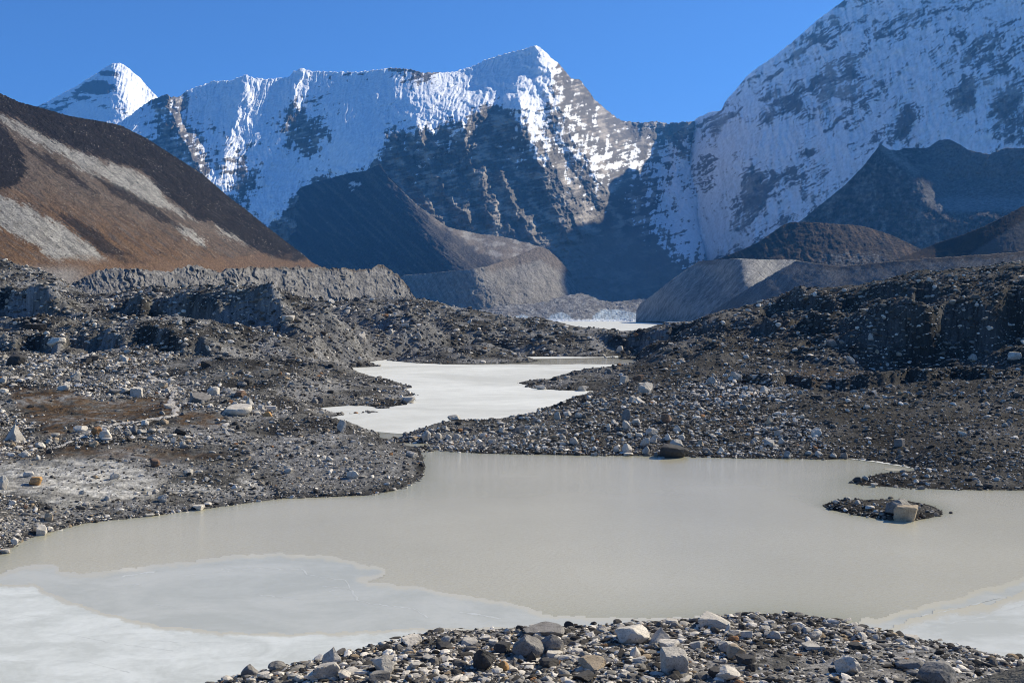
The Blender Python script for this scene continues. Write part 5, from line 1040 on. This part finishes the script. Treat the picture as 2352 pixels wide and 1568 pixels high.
TW = {'white': 'whitish', 'pale': 'light grey', 'grey': 'mid grey', 'dark': 'blackish', 'tan': 'tan', 'rust': 'rusty', 'orange': 'orange', 'brown': 'brownish'}
SW = {'block': 'angular block', 'slab': 'flat slab', 'round': 'rounded boulder', 'point': 'peaked stone', 'wedge': 'tilted slab', 'jag': 'jagged rock', 'cube': 'squarish block', 'pyr': 'pyramid rock'}
def region(px, py, Z):
    if Z < 55: return 'near bank', 'stones on the near bank'
    if 1880 < px < 2170 and 1140 < py < 1205: return 'islet', 'stones on the gravel islet'
    if px > 900 and py > 838 and Z < 240: return ('low gravel spit' if px > 1940 and py > 1085 else 'far bank'), 'boulders on the bank across the pond'
    if px > 1400 and py < 850: return 'right hand hills', 'boulders on the right hand moraine hills'
    if px < 1000 and py > 945: return 'left shore', 'boulders on the left hand shore'
    if px < 760 and py > 800: return 'grassy bank', 'boulders round the grass hollow'
    return 'stony left hills', 'boulders on the moraine hills by the frozen lake'
NAMED = [b for b in BL if b[6]]
_CUT = set('standing sitting beside on at behind alone above in with half against by below next low high just under rising stacked leaning lying capped propped near halfway between across round poking immediately overlapping tilted cut awash where from to and the of a its among beyond over within for close one'.split())
def prefixes(l):
    w = l.replace(',', '').split(); out = []
    for k in range(2, len(w) + 1):
        if (k == len(w) or w[k] in _CUT) and w[k - 1] not in _CUT - {'one'}: out.append(' '.join(w[:k]))
    return out or [l]
NICK = {}
for n in NAMED:
    others = [o[6].replace(',', '') for o in NAMED if o is not n]
    c = [p for p in prefixes(n[6]) if not any(o.startswith(p) for o in others)]
    NICK[n[6]] = c[0] if c else n[6].replace(',', '')
def short(l): return NICK[l]
ONTO = {'near bank': 'on the near bank', 'islet': 'on the islet', 'low gravel spit': 'on the low spit', 'far bank': 'on the far bank', 'right hand hills': 'on the right hills', 'left shore': 'on the left shore', 'grassy bank': 'on the grassy bank', 'stony left hills': 'on the left hills'}
seen = {}; rows_ = []
for b in BL:
    px, py, w, h, tone, shape, lab = b
    gx, gy, gz_ = ground_hit(px, py); reg, grp = region(px, py, gy)
    if not lab:
        c = [n for n in NAMED if region(n[0], n[1], ground_hit(n[0], n[1])[1])[0] == reg] or NAMED
        c.sort(key=lambda n: math.hypot(n[0] - px, 1.6 * (n[1] - py)))
        for n in c[:4]:
            dx, dy = px - n[0], py - n[1]; q = 'far ' if math.hypot(dx, dy) > 160 else ''
            rel = ('in front of' if dy > 0 else 'behind') if abs(dy) * 1.3 > abs(dx) else ('to the right of' if dx > 0 else 'to the left of')
            a = f"{TW[tone]} {SW[shape]}"; e = f"{q}{rel} the {short(n[6])}"
            lab = f"{a} {ONTO[reg]}, {e}"
            if len(lab.split()) > 16: lab = f"{a}, {e}"
            if len(lab.split()) > 16: continue
            if lab not in seen: break
        k = 0; base = lab
        while lab in seen:
            lab = base.replace(TW[tone], ['small ', 'broad ', 'low ', 'further ', 'another '][k % 5] + TW[tone], 1); k += 1
            if k > 5: break
        assert len(lab.split()) <= 17, lab
    seen[lab] = 1
    rows_.append((b, lab, grp))
for b, lab, grp in rows_:
    o = add_boulder(*b[:6]); tag(o, lab, 'boulder', grp)


# ------------------------------------------------------------------ haze, light, sky, camera
import bmesh
bm = bmesh.new(); bmesh.ops.create_cube(bm, size=1)
x0, x1, y0, y1, z0, z1 = -9000, 9000, -600, 14500, -60, 3600
for v in bm.verts: v.co = ((x0 + x1) / 2 + v.co.x * (x1 - x0), (y0 + y1) / 2 + v.co.y * (y1 - y0), (z0 + z1) / 2 + v.co.z * (z1 - z0))
me = bpy.data.meshes.new('haze'); bm.to_mesh(me); bm.free()
hz = bpy.data.objects.new('haze', me); COL.objects.link(hz)
m = bpy.data.materials.new('haze_air'); m.use_nodes = True; nt = m.node_tree; nt.nodes.clear()
vo = nt.nodes.new('ShaderNodeVolumePrincipled'); out = nt.nodes.new('ShaderNodeOutputMaterial'); nt.links.new(vo.outputs[0], out.inputs['Volume'])
vo.inputs['Color'].default_value = (.08, .38, 1.0, 1); vo.inputs['Density'].default_value = 3.6e-5; vo.inputs['Anisotropy'].default_value = 0.2
me.materials.append(m); tag(hz, 'thin blue mountain air between the viewer and the peaks', 'haze', kind='stuff')

az, el = math.radians(SUN_AZ), math.radians(SUN_EL)
sd = (math.cos(el) * math.sin(az), math.cos(el) * math.cos(az), math.sin(el))
from mathutils import Vector
sl = bpy.data.lights.new('sun', 'SUN'); sl.energy = 5.0; sl.angle = math.radians(.53); sl.color = (1, .92, .76)
so = bpy.data.objects.new('sun', sl); COL.objects.link(so); so.location = (300, -50, 300)
so.rotation_euler = Vector(sd).to_track_quat('Z', 'Y').to_euler()
w = bpy.data.worlds.new('World'); scene.world = w; w.use_nodes = True; nt = w.node_tree
bg = nt.nodes['Background']; sky = nt.nodes.new('ShaderNodeTexSky'); sky.sky_type = 'NISHITA'; sky.sun_disc = False
sky.sun_elevation = el; sky.sun_rotation = az; sky.altitude = 5000; sky.air_density = 1.2; sky.dust_density = 0.1; sky.ozone_density = 3.0
tint = nt.nodes.new('ShaderNodeMix'); tint.data_type = 'RGBA'; tint.blend_type = 'MULTIPLY'; tint.inputs['Factor'].default_value = 1; tint.inputs[7].default_value = (.68, .98, 1.34, 1)
nt.links.new(sky.outputs[0], tint.inputs[6]); nt.links.new(tint.outputs[2], bg.inputs['Color']); bg.inputs['Strength'].default_value = 0.081

cam = bpy.data.cameras.new('camera'); co = bpy.data.objects.new('camera', cam); COL.objects.link(co)
cam.sensor_width = 36; cam.lens = 36 * F / 2352; cam.shift_y = -(784 - HY) / 2352; cam.clip_start = .1; cam.clip_end = 40000
co.location = (0, 0, H); co.rotation_euler = (math.pi / 2, 0, 0); scene.camera = co
vs = scene.view_settings; vs.view_transform = 'Standard'; vs.look = 'None'; vs.gamma = 1; vs.use_curve_mapping = False; vs.exposure = 0.6
cy = scene.cycles; cy.filter_width = 1.0; cy.use_denoising = True; cy.max_bounces = 6; cy.diffuse_bounces = 3; cy.glossy_bounces = 2; cy.volume_bounces = 0
try: cy.denoiser = 'OPENIMAGEDENOISE'; cy.denoising_input_passes = 'RGB_ALBEDO_NORMAL'
except Exception: pass
